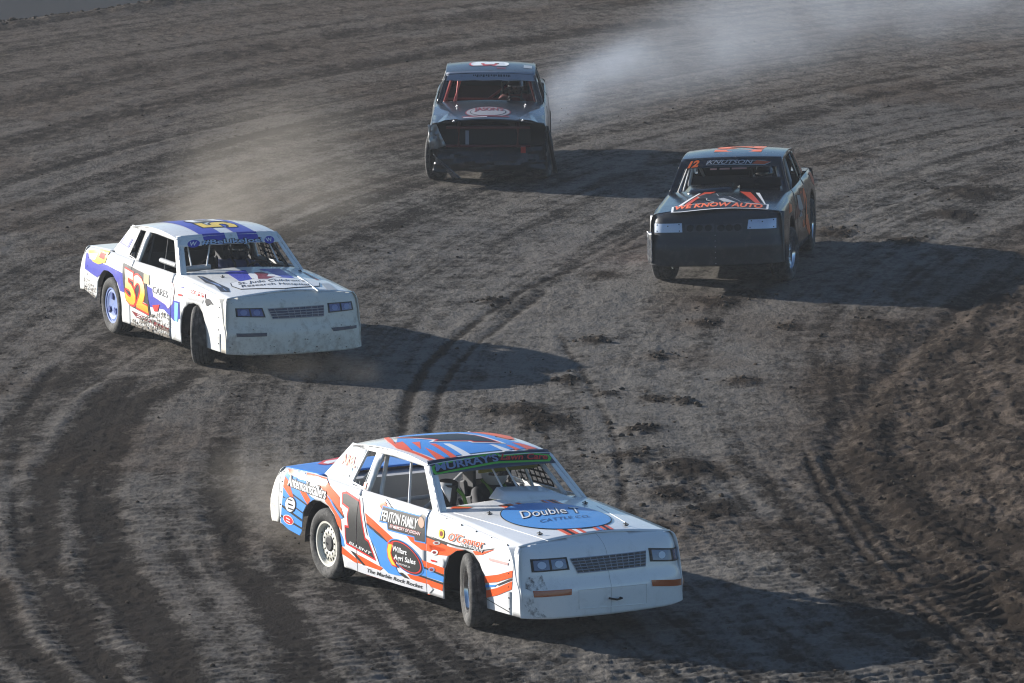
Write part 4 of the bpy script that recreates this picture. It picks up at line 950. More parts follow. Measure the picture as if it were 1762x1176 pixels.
def scoop(car, mt, x0, x1, ya, yb, yc, yd, hgt, parent, ta=.07, tb=.07):
    """rear-facing air scoop standing on the hood: rear edge x0 (ya..yb), front edge x1 (yc..yd)"""
    bm = bmesh.new(); z = lambda x, y: car.zhood(max(.5, x), y)
    R1 = [(x0, ya, z(x0, ya)), (x0+.01, ya+ta, z(x0, ya)+hgt), (x0+.01, yb-tb, z(x0, yb)+hgt), (x0, yb, z(x0, yb))]
    F1 = [(x1, yc, z(x1, yc)+.003), (x1-.01, yc+.06, z(x1, yc)+.006), (x1-.01, yd-.06, z(x1, yd)+.006), (x1, yd, z(x1, yd)+.003)]
    a = [bm.verts.new(p) for p in R1]; b = [bm.verts.new(p) for p in F1]
    for i in range(3): bm.faces.new((a[i], a[i+1], b[i+1], b[i]))
    o = car.bm('air_scoop', bm, mt, parent, 20); md = o.modifiers.new('t', 'SOLIDIFY'); md.thickness = .006
    return o
def hood_pins(car, pts, mt, parent):
    for a, b in pts:
        bm = bmesh.new(); z = car.zhood(a, b)
        bmesh.ops.create_cone(bm, cap_ends=True, segments=10, radius1=.022, radius2=.018, depth=.006, matrix=Matrix.Translation((a, b, z+.003)))
        tube_bm(bm, [(a-.03, b-.012, z+.012), (a, b, z+.02), (a+.03, b+.012, z+.012)], .005, 5); tube_bm(bm, [(a, b, z), (a, b, z+.03)], .006, 5)
        car.bm('hood_pin', bm, mt, parent)
def ridge(car, key, mt, parent, h=.008):
    (x0, y0), (x1, y1) = DEC[key]; bm = bmesh.new()
    tube_bm(bm, [(x0 + (x1-x0)*i/8, y0 + (y1-y0)*i/8, car.zhood(x0 + (x1-x0)*i/8, y0 + (y1-y0)*i/8) + .001) for i in range(9)], h, 6)
    car.bm('hood_ridge', bm, mt, parent)

# -------- car number 1
c = carA; P = c.parts
for n, m_, lv in [('blueq', BL, 1), ('or1', OR, 2), ('or2', OR, 2), ('wh1', WH, 2), ('bl1', BL, 2), ('or3', OR, 1), ('or4', OR, 2), ('or5', OR, 1), ('bl2', BL, 2), ('bk0', BK, 3), ('bk1', BK, 2), ('bk2', BK, 2), ('bk3', BK, 2), ('bk4', BK, 2), ('bk5', BK, 2), ('bl3', BL, 1),
                  ('d1', OR, 1), ('d1k', BK, 2), ('d2', OR, 1), ('d2k', BK, 2), ('d3', OR, 1), ('d3k', BK, 2), ('dbl', BL, 2), ('d4', OR, 1), ('d4k', BK, 2), ('d5', BL, 1), ('d5k', BK, 2), ('d6', OR, 1), ('d7', OR, 1), ('d7k', BK, 2), ('d8', OR, 1), ('d9', BL, 1), ('d10', BK, 2),
                  ('b1', OR, 1), ('b2', OR, 1), ('b3', BL, 1), ('b4', OR, 1), ('f1', OR, 1), ('f1k', BK, 2), ('f2', OR, 1), ('f2k', BK, 2), ('f3', OR, 1), ('f3k', DRK, 1), ('f4', BL, 1), ('f5', OR, 1), ('f6k', BK, 1)]:
    for sd in (-1, 1): side_decal(c, 'stripe', 'a_' + n, m_, lv, sd)
for sd in (-1, 1):
    K = 'R' if sd < 0 else 'L'
    for d, m_, lv in ((.055, WH, 3), (.020, RD, 4), (0, BK, 5)):
        side_decal(c, 'number', 'a_one', m_, lv, sd, poly=grow(DEC['a_one'], d) if d else DEC['a_one'])
tx(c, 'lettering', 'a_ell', 'ELLENT', 'side', WH, P['quarterR'], 7, shear=.3, bold=.015)
side_decal(c, 'sponsor_strip', 'a_pill', SIL, 3)
tx(c, 'lettering', 'a_rocket', 'The Marble Rock Rocket', 'side', BK, P['doorR'], 5, bold=.012)
DEC['a_fen2'] = grow(DEC['a_fen'], .012); side_decal(c, 'memorial_sticker', 'a_fen2', BL, 3); side_decal(c, 'memorial_sticker', 'a_fen', BK, 4)
tx(c, 'lettering', 'a_fent', 'FENTON FAMILY', 'side', WH, P['doorR'], 6, bold=.02, shear=.12); tx(c, 'lettering', 'a_mem', 'IN MEMORY OF JORDAN', 'side', WH, P['doorR'], 6, bold=.01, outline=RD, ob=.05, shear=.12)
c.decal('portrait', [ell5('a_face', .95)], 'side', SKIN, P['doorR'], 6); c.decal('portrait_hair', [[p for p in ell5('a_face', 1.12)[3:14]]], 'side', DRK, P['doorR'], 5)
for g_, m_, lv in ((1.13, BL, 3), (1.07, BK, 4), (1.0, RD, 5), (.93, BK, 6)): c.decal('oval_sticker', [ell5('a_oval', g_)], 'side', m_, P['doorR'], lv)
tx(c, 'lettering', 'a_will', 'Willart', 'side', WH, P['doorR'], 8, bold=.02); tx(c, 'lettering', 'a_agri', 'Agri Sales', 'side', WH, P['doorR'], 8, bold=.02); tx(c, 'lettering', 'a_rock', 'ROCKFORD, IA', 'side', WH, P['doorR'], 8, bold=.01)
DEC['a_corn2'] = grow(DEC['a_corn'], .014); side_decal(c, 'corn_emblem', 'a_corn2', RD, 7); side_decal(c, 'corn_emblem', 'a_corn', YEL, 8)
tx(c, 'lettering', 'a_ant', 'AntennaInstallers', 'side', WH, P['quarterR'], 6, bold=.015, outline=BK, ob=.07)
for k, m1, m2 in (('a_stk1', BK, WH), ('a_stk2', WH, RD)):
    c.decal('round_sticker', [ell5(k, 1.05)], 'side', m1, P['quarterR'], 4); c.decal('round_sticker', [ell5(k, .92)], 'side', m2, P['quarterR'], 5)
for i, dz_ in enumerate((.045, .0, -.04)):
    cc = [sum(p[j] for p in DEC['a_stk1'][1:])/4 for j in (0, 1)]; c.decal('sticker_print', [[(cc[0]-.05, cc[1]+dz_+.01), (cc[0]+.05+.02*i, cc[1]+dz_+.006), (cc[0]+.05+.02*i, cc[1]+dz_-.008), (cc[0]-.05, cc[1]+dz_-.006)]], 'side', DRK, P['quarterR'], 6)
cc = [sum(p[j] for p in DEC['a_stk2'][1:])/4 for j in (0, 1)]
for dz_ in (.012, -.016): c.decal('sticker_print', [[(cc[0]-.045, cc[1]+dz_+.008), (cc[0]+.045, cc[1]+dz_), (cc[0]+.045, cc[1]+dz_-.01), (cc[0]-.045, cc[1]+dz_-.002)]], 'side', WH, P['quarterR'], 6)
tx(c, 'lettering', 'a_oc', "O'Connor", 'side', OR, P['fenderR'], 5, bold=.02, shear=.25, outline=WH, ob=.04); tx(c, 'lettering', 'a_pig', 'PIG FARM', 'side', WH, P['fenderR'], 6, bold=.0, shear=.1, outline=BK, ob=.05)
for k, m_ in (('a_y1', YEL), ('a_s1', GRY), ('a_s2', WH), ('a_s3', STL)):
    c.decal('round_sticker', [ell5(k, 1)], 'side', m_, P['fenderR'] if DEC[k][0][0] > .6 else P['doorR'], 4); c.decal('sticker_print', [ell5(k, .55)], 'side', BRN, P['fenderR'] if DEC[k][0][0] > .6 else P['doorR'], 5)
side_decal(c, 'sticker_print', 'a_br', vinyl('pale_red', (.75, .45, .42)), 3); side_decal(c, 'sticker_print', 'a_red1', RD, 3)
tx(c, 'lettering', 'a_arel', 'AREL', 'green', OR, P['cpillarR'], 4, bold=.04); c.decal('sticker_print', [DEC['a_eng']], 'green', vinyl('pale_blue', (.25, .55, .80)), P['cpillarR'], 3); c.decal('sticker_print', [DEC['a_fab']], 'green', DRK, P['cpillarR'], 3)
c.decal('stripe', [DEC['a_bp1']], 'green', OR, P['cpillarR'], 3)
c.decal('teardrop', [DEC['a_tear']], 'deck', RD, P['deck'], 1); c.decal('teardrop', [DEC['a_tearw']], 'deck', WH, P['deck'], 2)
RK = [(-1.22, -.64), (.29, -.64), (.29, .64), (-1.22, .64)]
for n, m_, lv in [('rblue', BL, 1), ('ror1', OR, 2), ('rw1', WH, 2), ('rw2', WH, 2), ('ro1', OR, 2), ('ro2', OR, 2), ('ro3', OR, 2), ('ro4', OR, 2), ('ro5', OR, 2), ('ro6', OR, 2)]: c.decal('stripe', [DEC['a_' + n]], 'roof', m_, P['roof'], lv, keep=RK)
for d, m_, lv in ((.05, WH, 3), (.022, RD, 4), (0, BK, 5)): c.decal('number', [grow(DEC['a_rone'], d)], 'roof', m_, P['roof'], lv, keep=RK)
c.decal('name_plate', [grow(DEC['a_plate'], .012)], 'ws', GRN, P['visor'], 3); c.decal('name_plate', [grow(DEC['a_plate'], -.012)], 'ws', BK, P['visor'], 4)
tx(c, 'lettering', 'a_mur', "MURRAY'S", 'ws', STL, P['visor'], 6, bold=.03); tx(c, 'lettering', 'a_lawn', 'Lawn Care', 'ws', RD, P['visor'], 6, bold=.025, shear=.25)
E2 = lambda g: [(1.50 + .56*g*math.cos(a), -.005 + .475*g*math.sin(a)) for a in [2*math.pi*i/48 for i in range(48)]]
for i, m_ in enumerate((OR, BL, OR, WH, OR)):
    (x0, y0), (x1, y1), (x2, y2), (x3, y3) = DEC['a_hs1']; k0, k1 = i/5, (i+1)/5
    c.decal('stripe', [[(x0, y0+(y1-y0)*k0), (x2, y2+(y3-y2)*k0), (x2, y2+(y3-y2)*k1), (x0, y0+(y1-y0)*k1)]], 'hood', m_ if i != 1 else BK, P['hood'], 1)
    (x0, y0), (x1, y1), (x2, y2), (x3, y3) = DEC['a_hs2']
    c.decal('stripe', [[(.82, y0+(y1-y0)*k0), (x2+.03, y2+(y3-y2)*k0), (x2+.03, y2+(y3-y2)*k1), (.82, y0+(y1-y0)*k1)]], 'hood', m_ if i != 3 else BK, P['hood'], 1)
c.decal('oval_emblem', [E2(1.02)], 'hood', BK, P['hood'], 2); c.decal('oval_emblem', [E2(1)], 'hood', SKY, P['hood'], 3)
tx(c, 'lettering', 'a_dbl2', 'Double T', 'hood', WH, P['hood'], 6, bold=.0, shear=.3, outline=BK, ob=.035); tx(c, 'lettering', 'a_cat', 'CATTLE CO.', 'hood', vinyl('navy', (.02, .05, .16)), P['hood'], 5)
c.decal('flame_sticker', [DEC['a_flame']], 'hood', OR, P['hood'], 1); c.decal('flame_sticker', [[(x+.01, y+.01) for x, y in DEC['a_flame'][1:4]]], 'hood', GRN, P['hood'], 2)
ridge(c, 'a_ridge', MATS['white_paint'], P['hood'], .0025); ridge(c, 'a_ridge2', MATS['white_paint'], P['hood'], .0025)
hood_pins(c, DEC['a_pins'], MATS['bolt'], P['hood'])
scoop(c, MATS['white_paint'], .50, .80, -.14, .64, -.05, .60, .098, P['hood'], .08, .25)
headlamp(c, 'a_hlr', MATS['lamp_glass'], BK, P['nose']); headlamp(c, 'a_hll', MATS['lamp_glass'], BK, P['nose'])
grille(c, 'a_gr', mat('grille_dark', (.035, .04, .05), .5), MATS['grille_bar'], P['nose'], 5, 12)
for k in ('a_mr', 'a_ml'): c.decal('marker_light', [DEC[k]], 'nose', MATS['amber'], P['nose'], 2, g=(.04, .04))
bm = bmesh.new(); f = c.mapf('nose', .003); Ti = c.T.inverted(); q = DEC['a_pl']; tube_bm(bm, [Ti @ f(*p) for k in range(4) for p in [((q[k][0]*(1-t) + q[(k+1) % 4][0]*t), (q[k][1]*(1-t) + q[(k+1) % 4][1]*t)) for t in (0, .25, .5, .75)]] + [Ti @ f(*q[0])], .0035, 5); c.bm('plate_recess', bm, MATS['white_paint'], P['nose'])
bm = bmesh.new(); (t0, t1) = DEC['a_tow']; tube_bm(bm, [Ti @ c.mapf('nose', o_)(*p) for p, o_ in ((t0, 0), (t0, .035), (((t0[0]+t1[0])/2, t0[1]-.012), .045), (t1, .035), (t1, 0))], .009, 8); c.bm('tow_handle', bm, MATS['black'], P['nose'])
bm = bmesh.new(); tube_bm(bm, [Ti @ c.mapf('nose', .001)(0, .19 + .7*i/16) for i in range(17)], .0025, 4); c.bm('nose_seam', bm, GRY, P['nose'])
SCUFF = mat('scuff', (.16, .14, .12), .7, dirt=.9, dirtcol=(.05, .045, .04), dz=(.2, 1.4))
def scuffs(car, keys, surf, parent, seed, n=16, sp=.10, mt=None):
    rnd = random.Random(seed)
    for k in keys:
        cx_ = sum(p[0] for p in DEC[k])/len(DEC[k]); cy_ = sum(p[1] for p in DEC[k])/len(DEC[k])
        pol = []
        for i in range(n):
            x, y = cx_ + rnd.gauss(0, sp*.5), cy_ + rnd.gauss(0, sp); L, w, a = rnd.uniform(.015, .07), rnd.uniform(.003, .014), rnd.gauss(.25, .5)
            pol.append([(x + L*u*math.cos(a) - w*v*math.sin(a)*(1-.6*abs(u)), y + L*u*math.sin(a) + w*v*math.cos(a)*(1-.6*abs(u))) for u, v in ((-1, 0), (-.5, 1), (.1, .7), (.6, 1.1), (1, .1), (.4, -.9), (-.2, -.6))])
        car.decal('scuff_marks', pol, surf, mt or SCUFF, parent, 3, g=(.04, .04), keep=[(-.83, .21), (.83, .21), (.83, .8), (-.83, .8)])
RUB = mat('rubbed_paint', (.78, .78, .77), .4, dirt=1.1, dirtcol=(.10, .09, .085), dz=(-1.2, 1.6), dscale=22)
for k in ('a_sc1', 'a_sc2'): c.decal('rubbed_patch', [DEC[k]], 'nose', RUB, P['nose'], 1, g=(.03, .03), keep=[(-.835, .21), (.83, .21), (.83, .8), (-.835, .8)])
for sd in (-1, 1): bolt_row(c, 'rivets', [(2.10, z) for z in (.26, .36, .46, .58, .70, .79)] + [(-2.38, z) for z in (.47, .6, .72, .82, .91)] + [(.9 + .28*i, c.ztop(.9 + .28*i) - .02) for i in range(5)], 'side', MATS['bolt'], P['fender' + ('R' if sd < 0 else 'L')], sd)
for k in ('R', 'L'):      # dark seams where the panels butt
    sd = -1 if k == 'R' else 1
    for x, z0, z1 in ((.596, .178, .935), (-.739, .19, .955)):
        c.decal('panel_seam', [[(x-.003, z0), (x+.003, z0), (x+.003, z1), (x-.003, z1)]], 'side', GRY, P['door' + k], 0, sd)

# -------- car number 52
c = carB; P = c.parts
for sd in (-1, 1):
    side_decal(c, 'stripe', 'b_bq', PUR, 1, sd); side_decal(c, 'stripe', 'b_bd', PUR, 1, sd); side_decal(c, 'number_plate', 'b_pl', DRK, 3, sd)
side_decal(c, 'sponsor_sticker', 'b_yel', YEL, 3); side_decal(c, 'sponsor_sticker', 'b_rd', RD, 4); side_decal(c, 'sponsor_sticker', 'b_bkw', WH, 4)
def grad_material():
    mt = bpy.data.materials.new('number_fade'); mt.use_nodes = True; n = mt.node_tree.nodes; l = mt.node_tree.links; b = n['Principled BSDF']; b.inputs['Roughness'].default_value = .3
    tc = n.new('ShaderNodeTexCoord'); sx = n.new('ShaderNodeSeparateXYZ'); mr = n.new('ShaderNodeMapRange'); r = n.new('ShaderNodeValToRGB')
    mr.inputs[1].default_value = .38; mr.inputs[2].default_value = .84; l.new(tc.outputs['Object'], sx.inputs[0]); l.new(sx.outputs[2], mr.inputs[0]); l.new(mr.outputs[0], r.inputs[0])
    e = r.color_ramp.elements; e[0].color = (.85, .30, .02, 1); e[1].color = (.85, .82, .70, 1); x = e.new(.45); x.color = (.85, .62, .06, 1); l.new(r.outputs[0], b.inputs['Base Color']); return mt
NUM = grad_material()
o_, e_, u_ = DEC['b_n52']
c.text('number', '52', 'side', RD, P['doorR'], o_, e_, 0, 5, -1, 0, .075, (u_[0]-o_[0], u_[1]-o_[1]), spacing=.92); c.text('number', '52', 'side', NUM, P['doorR'], o_, e_, 0, 6, -1, 0, .035, (u_[0]-o_[0], u_[1]-o_[1]), spacing=.92)
side_decal(c, 'sponsor_sticker', 'b_blob', WH, 3); DEC['b_blob2'] = grow(DEC['b_blob'], .006); side_decal(c, 'sponsor_sticker', 'b_blob2', vinyl('pale_red', (.75, .45, .42)), 2)
tx(c, 'lettering', 'b_cares', 'CARES', 'side', DRK, P['doorR'], 5, shear=.15)
side_decal(c, 'sticker_print', 'b_tk', RD, 4); side_decal(c, 'sponsor_sticker', 'b_zws', BRN, 3); tx(c, 'lettering', 'b_zt', 'ZWS', 'side', WH, P['doorR'], 5, shear=.2, bold=.02)
side_decal(c, 'sticker_print', 'b_vert', vinyl('pale_blue', (.25, .55, .80)), 3); side_decal(c, 'sticker_print', 'b_sp1', RD, 3); side_decal(c, 'sticker_print', 'b_sp2', PUR, 3); side_decal(c, 'sticker_print', 'b_fold', vinyl('tan', (.50, .42, .25)), 4); side_decal(c, 'sticker_print', 'b_zwr', BRN, 3)
tx(c, 'lettering', 'b_bcmm', 'BCMM', 'side', WH, P['fenderR'], 5, shear=.2, bold=0, outline=RD, ob=.045); side_decal(c, 'sticker_print', 'b_bcs', GRY, 3); side_decal(c, 'eagle_sticker', 'b_eagle', DRK, 3)
MUD = mat('dried_mud', (.13, .11, .09), .95, dirt=.9, dirtcol=(.22, .19, .16), dz=(0, 1))
def mud(car, poly, surf, parent, seed, n, sz, sd=-1, lvl=8):
    rnd = random.Random(seed); xs_ = [p[0] for p in poly]; ys_ = [p[1] for p in poly]; pol = []
    while len(pol) < n:
        x, y = rnd.uniform(min(xs_), max(xs_)), min(ys_) + (max(ys_)-min(ys_))*rnd.random()**1.8
        if not intersect([[(x-.002, y-.002), (x+.002, y-.002), (x, y+.002)]], poly): continue
        r_ = rnd.uniform(.25, 1)**2*sz; a0 = rnd.uniform(0, 6)
        pol.append([(x + r_*(1.6 if i % 2 else 1)*rnd.uniform(.5, 1.2)*math.cos(a0+i*.9), y + r_*rnd.uniform(.4, 1)*math.sin(a0+i*.9)) for i in range(7)])
    return car.decal('mud_spatter', pol, surf, MUD, parent, lvl, sd, keep=poly, g=(.1, .1))
tag(mud(c, [(-.7, .19), (.585, .18), (.585, .52), (.1, .42), (-.7, .27)], 'side', P['doorR'], 3, 330, .026), kind='stuff')
tag(mud(c, [(-2.40, .43), (-1.95, .37), (-1.9, .50), (-2.40, .60)], 'side', P['quarterR'], 4, 110, .02), kind='stuff')
c.decal('stripe', [DEC['b_cb']], 'green', PUR, P['cpillarR'], 2); c.decal('sponsor_sticker', [DEC['b_cw']], 'green', WH, P['cpillarR'], 3)
for y0, y1 in ((-.347, -.077), (.086, .357)):
    c.decal('stripe', [[(-1.25, y0), (.31, y0), (.31, y1), (-1.25, y1)]], 'roof', PUR, P['roof'], 1, keep=[(-1.24, -.64), (.285, -.64), (.285, .64), (-1.24, .64)])
c.text('number', '52', 'roof', BK, P['roof'], (-.02, .24), (-.86, .24), 0, 3, -1, 0, .07, (0, -.42)); c.text('number', '5', 'roof', YEL, P['roof'], (-.02, .24), (-.40, .24), 0, 4, -1, 0, .035, (0, -.42)); c.text('number', '2', 'roof', WH, P['roof'], (-.46, .24), (-.86, .24), 0, 4, -1, 0, .035, (0, -.42))
v_ = DEC['b_vs']
for a in (0, 4): c.decal('stripe', [[(v_[a][0], -.03), (v_[a+2][0], -.03), (v_[a+3][0], .265), (v_[a+1][0], .265)]], 'ws', PUR, P['visor'], 3)
tx(c, 'lettering', 'b_t', '#BeLikeJoel', 'ws', vinyl('pale_sky', (.45, .58, .72)), P['visor'], 7, shear=.1, bold=.02, outline=BK, ob=.08)
for k in ('b_w1', 'b_w2'):
    c.decal('round_sticker', [ell5(k)], 'ws', PUR, P['visor'], 4); cx_, cy_ = DEC[k][0]; c.text('lettering', 'W', 'ws', WH, P['visor'], (cx_-.05, cy_+.055), (cx_+.05, cy_+.055), 0, 6, -1, .3, .02, (0, -.11))
c.decal('stripe', [DEC['b_s1']], 'hood', PUR, P['hood'], 1); c.decal('stripe', [DEC['b_s2']], 'hood', PUR, P['hood'], 1)
c.decal('hood_emblem', [grow(DEC['b_box'], .012)], 'hood', DRK, P['hood'], 2); c.decal('hood_emblem', [DEC['b_box']], 'hood', WH, P['hood'], 3); c.decal('hood_emblem', [DEC['b_halo']], 'hood', WH, P['hood'], 4); c.decal('child_silhouette', [DEC['b_kid']], 'hood', BRN, P['hood'], 5)
tx(c, 'lettering', 'b_jude', "St. Jude Children's", 'hood', DRK, P['hood'], 5, bold=.01); tx(c, 'lettering', 'b_res', 'Research Hospital', 'hood', DRK, P['hood'], 5, bold=.01)
c.decal('sponsor_sticker', [grow(DEC['b_lst'], .01)], 'hood', DRK, P['hood'], 1); c.decal('sponsor_sticker', [grow(DEC['b_lst'], -.02)], 'hood', STL, P['hood'], 2); c.decal('sponsor_sticker', [DEC['b_rst']], 'hood', BRN, P['hood'], 1); c.decal('sponsor_sticker', [DEC['b_rst2']], 'hood', GRY, P['hood'], 1)
ridge(c, 'b_ridge', MATS['white_paint_b'], P['hood'], .011); hood_pins(c, DEC['b_pin'] + [(1.0, .62)], MATS['bolt'], P['hood'])
headlamp(c, 'b_hlr', MATS['purple_glass'], BK, P['nose']); headlamp(c, 'b_hll', MATS['purple_glass'], BK, P['nose'])
grille(c, 'b_gr', vinyl('grille_violet', (.05, .05, .09)), vinyl('dust_grey', (.40, .39, .40)), P['nose'], 4, 9, (1/9*2, 1/9*7))
for k in ('b_mr', 'b_ml'): c.decal('marker_light', [DEC[k]], 'nose', vinyl('smoked', (.07, .065, .09)), P['nose'], 2, g=(.04, .04))
tag(mud(c, [(-.82, .21), (.82, .21), (.82, .5), (-.82, .5)], 'nose', P['nose'], 9, 70, .010), kind='stuff')
for sd in (-1, 1): bolt_row(c, 'rivets', [(2.08, z) for z in (.30, .46, .60, .72)] + [(-2.30, z) for z in (.62, .72, .82, .90)], 'side', MATS['bolt'], P['fender' + ('R' if sd < 0 else 'L')], sd)
bm = bmesh.new(); tube_bm(bm, [(.42, -.70, .965), (.46, -.30, .985)], .035, 10); c.bm('padded_bar', bm, GRY); bm = bmesh.new(); tube_bm(bm, [(.30, -.66, 1.0), (-.20, -.66, 1.01)], .03, 10); c.bm('padded_bar', bm, GRY)

# -------- car number 3
c = carC; P = c.parts
OV = lambda g: [(1.70 + .38*g*math.cos(a), -.01 + .31*g*math.sin(a)) for a in [2*math.pi*i/40 for i in range(40)]]
half = [(1.2, -.6), (1.98, -.6), (1.98, .6), (1.2, .6)]
for g_, m_, lv in ((1.06, BRN, 1), (1, vinyl('faded_white', (.27, .27, .29), .5, .5), 2), (.84, BK, 3), (.80, vinyl('faded_white', (.27, .27, .29), .5, .5), 4)): c.decal('oval_emblem', [OV(g_)], 'hood', m_, P['hood'], lv, keep=half)
tx(c, 'lettering', 'c_jas', "JASON'S", 'hood', BRN, P['hood'], 6, bold=.03); c.decal('emblem_bar', [[(1.99, -.38), (1.99, .30), (2.05, .30), (2.05, -.38)]], 'hood', BRN, P['hood'], 2); c.decal('emblem_bar', [[(2.06, -.36), (2.06, -.02), (2.09, -.02), (2.09, -.36)]], 'hood', WH, P['hood'], 2)
c.text('number', '3', 'roof', RD, P['roof'], (-.16, .22), (-.62, .22), 0, 2, -1, 0, .10, (0, -.50)); c.text('number', '3', 'roof', WH, P['roof'], (-.16, .22), (-.62, .22), 0, 3, -1, 0, .06, (0, -.50))
c.decal('roof_sticker', [[(-.35, .48), (-.10, .48), (-.10, .60), (-.35, .60)]], 'roof', GRY, P['roof'], 1); c.decal('roof_sticker', [[(-.04, .09), (.04, .09), (.04, .22), (-.04, .22)]], 'roof', BRN, P['roof'], 1)
rnd = random.Random(4); y = -.30
while y < .34:
    w = rnd.uniform(.015, .035); h_ = rnd.uniform(.05, .09); c.decal('worn_print', [[(y, .07), (y+w, .07), (y+w, .07+h_), (y, .07+h_)]], 'ws', DRK, P['visor'], 3); y += w + rnd.uniform(.006, .02)
hood_pins(c, DEC['c_pins'], MATS['steel'], P['hood'])
for key, sg in (('c_fl', -1), ('c_fr', 1)):     # buckled hood corners standing up
    pts = [(1.05, sg*.79), (1.0, sg*.70), (2.18, sg*.42), (2.18, sg*.80)]
    bm = bmesh.new(); z0 = [c.zhood(x, y_) for x, y_ in pts]
    vv = [bm.verts.new((pts[0][0], pts[0][1], z0[0]+.012)), bm.verts.new((pts[1][0], pts[1][1], z0[1]+.006)), bm.verts.new((1.6, sg*.565, c.zhood(1.6, .56)+.014)), bm.verts.new((pts[2][0], pts[2][1], z0[2]+.018)), bm.verts.new((2.2, sg*.62, z0[2]+.0)), bm.verts.new((pts[3][0]+.02, pts[3][1], z0[3]-.02)), bm.verts.new((1.6, sg*.79, c.zhood(1.6, .79)+.0))]
    bm.faces.new((vv[0], vv[1], vv[2], vv[6])); bm.faces.new((vv[2], vv[3], vv[4])); bm.faces.new((vv[2], vv[4], vv[5], vv[6]))
    o = c.bm('buckled_corner', bm, mat('scraped_black', (.06, .065, .075), .22, coat=.5, dirt=.4), P['hood'], 0); md = o.modifiers.new('t', 'SOLIDIFY'); md.thickness = .004
def crumple(car, name, c00, c10, c11, c01, nu, nv, amp, mt, seed, bulge=0, parent=None):
    vs = []; fs = []
    for j in range(nv+1):
        for i in range(nu+1):
            u, v = i/nu, j/nv; p = [(c00[k]*(1-u) + c10[k]*u)*(1-v) + (c01[k]*(1-u) + c11[k]*u)*v for k in range(3)]
            w = float(vnoise(u*5+seed, v*4, seed)) - .5 + .5*(float(vnoise(u*13+seed, v*11, seed+3)) - .5)
            p[0] += amp*w*2 + bulge*math.sin(math.pi*v)*math.sin(math.pi*min(1, max(0, u))); p[2] += amp*.6*(float(vnoise(u*6, v*5, seed+9)) - .5)
            vs.append(car.T @ Vector(p))
    for j in range(nv):
        for i in range(nu): k = j*(nu+1)+i; fs.append((k, k+1, k+nu+2, k+nu+1))
    o = link(name, mesh_from(name, vs, fs, mt, 25), parent or car.root); md = o.modifiers.new('t', 'SOLIDIFY'); md.thickness = .006
    return o
BP = mat('crushed_black', (.016, .016, .018), .38, coat=.2, dirt=.35)
crumple(c, 'crushed_nose', (2.18, -.80, .12), (2.14, .86, .16), (2.05, .80, .52), (2.10, -.72, .47), 30, 14, .05, BP, 41, .16)
crumple(c, 'torn_nose_strip', (2.15, -.86, .80), (2.17, -.74, .81), (2.12, -.60, .50), (2.18, -.84, .44), 6, 10, .03, mat('silver_tape', (.35, .34, .33), .3, .6, dirt=.5), 47)
crumple(c, 'bent_valance', (2.28, -.78, .40), (2.33, -.72, .36), (2.36, -.38, .06), (2.30, -.50, .05), 4, 8, .02, mat('scraped_black', (.06, .065, .075), .22), 48)
crumple(c, 'loose_fender_flap', (2.10, .80, .80), (2.14, .86, .78), (2.20, 1.0, .12), (2.05, .93, .12), 5, 10, .012, BP, 52)
bm = bmesh.new()
for y_ in (-.42, .42): tube_bm(bm, [(1.9, y_, .45), (2.16, y_, .50), (2.16, y_, .76), (1.9, y_, .80)], .022, 8)
tube_bm(bm, [(2.16, -.60, .765), (2.16, .60, .765)], .02, 8); tube_bm(bm, [(2.15, -.60, .50), (2.15, .60, .50)], .02, 8); c.bm('front_hoop', bm, mat('dark_red_tube', (.09, .012, .01), .5))
bm = bmesh.new(); box_bm(bm, (2.14, -.30, .62), (.03, .05, .20)); c.bm('radiator_bracket', bm, mat('pale_bracket', (.16, .18, .22), .5))
bm = bmesh.new(); box_bm(bm, (2.27, .50, .46), (.02, .07, .09)); c.bm('tow_flag', bm, vinyl('dull_red', (.40, .03, .02)))
bm = bmesh.new(); tube_bm(bm, [(.22, -.42, 1.27), (.60, -.52, .95)], .014, 6); c.bm('brace_bar', bm, mat('bright_red_tube', (.75, .10, .07), .4)); bm = bmesh.new(); tube_bm(bm, [(.22, -.46, 1.27), (.50, -.48, 1.05), (.60, -.50, .95)], .014, 6); c.bm('brace_bar', bm, MATS['bright_red_tube'])

# -------- car number 12
c = carD; P = c.parts
OG = vinyl('bright_orange', (.90, .16, .03))
tx(c, 'number', 'd_n12', '12', 'ws', OG, P['visor'], 5, shear=.25, bold=.05); c.decal('name_plate', [DEC['d_pl']], 'ws', GRY, P['visor'], 3); c.decal('name_plate', [grow(DEC['d_pl'], -.008)], 'ws', BK, P['visor'], 4)
tx(c, 'lettering', 'd_kn', 'KNUTSON', 'ws', vinyl('dull_white', (.50, .50, .52)), P['visor'], 6, shear=.3, bold=.01); c.decal('arrow_emblem', [DEC['d_ar']], 'ws', vinyl('dull_orange', (.55, .10, .03)), P['visor'], 6)
for i, (a, b) in enumerate(((-.20, -.10), (-.06, .09), (.12, .34))): c.decal('sun_strip_patch', [[(a-.10, .29), (b-.10, .29), (b-.10, .34), (a-.10, .34)]], 'ws', vinyl('faded_pink', (.45, .22, .18)), P['visor'], 1)
tx(c, 'lettering', 'd_we', 'WE KNOW AUTO', 'hood', OG, P['hood'], 6, shear=.15, bold=.04)
c.decal('hood_banner', [grow(DEC['d_box'], .008)], 'hood', WH, P['hood'], 3); c.decal('hood_banner', [grow(DEC['d_box'], -.012)], 'hood', BK, P['hood'], 4)
RO = vinyl('red_orange', (.55, .06, .02))
for k, m_ in (('l1', WH), ('r1', RO), ('r2', RO), ('w2', WH)): c.decal('hood_graphic', [DEC['d_' + k]], 'hood', m_, P['hood'], 2)
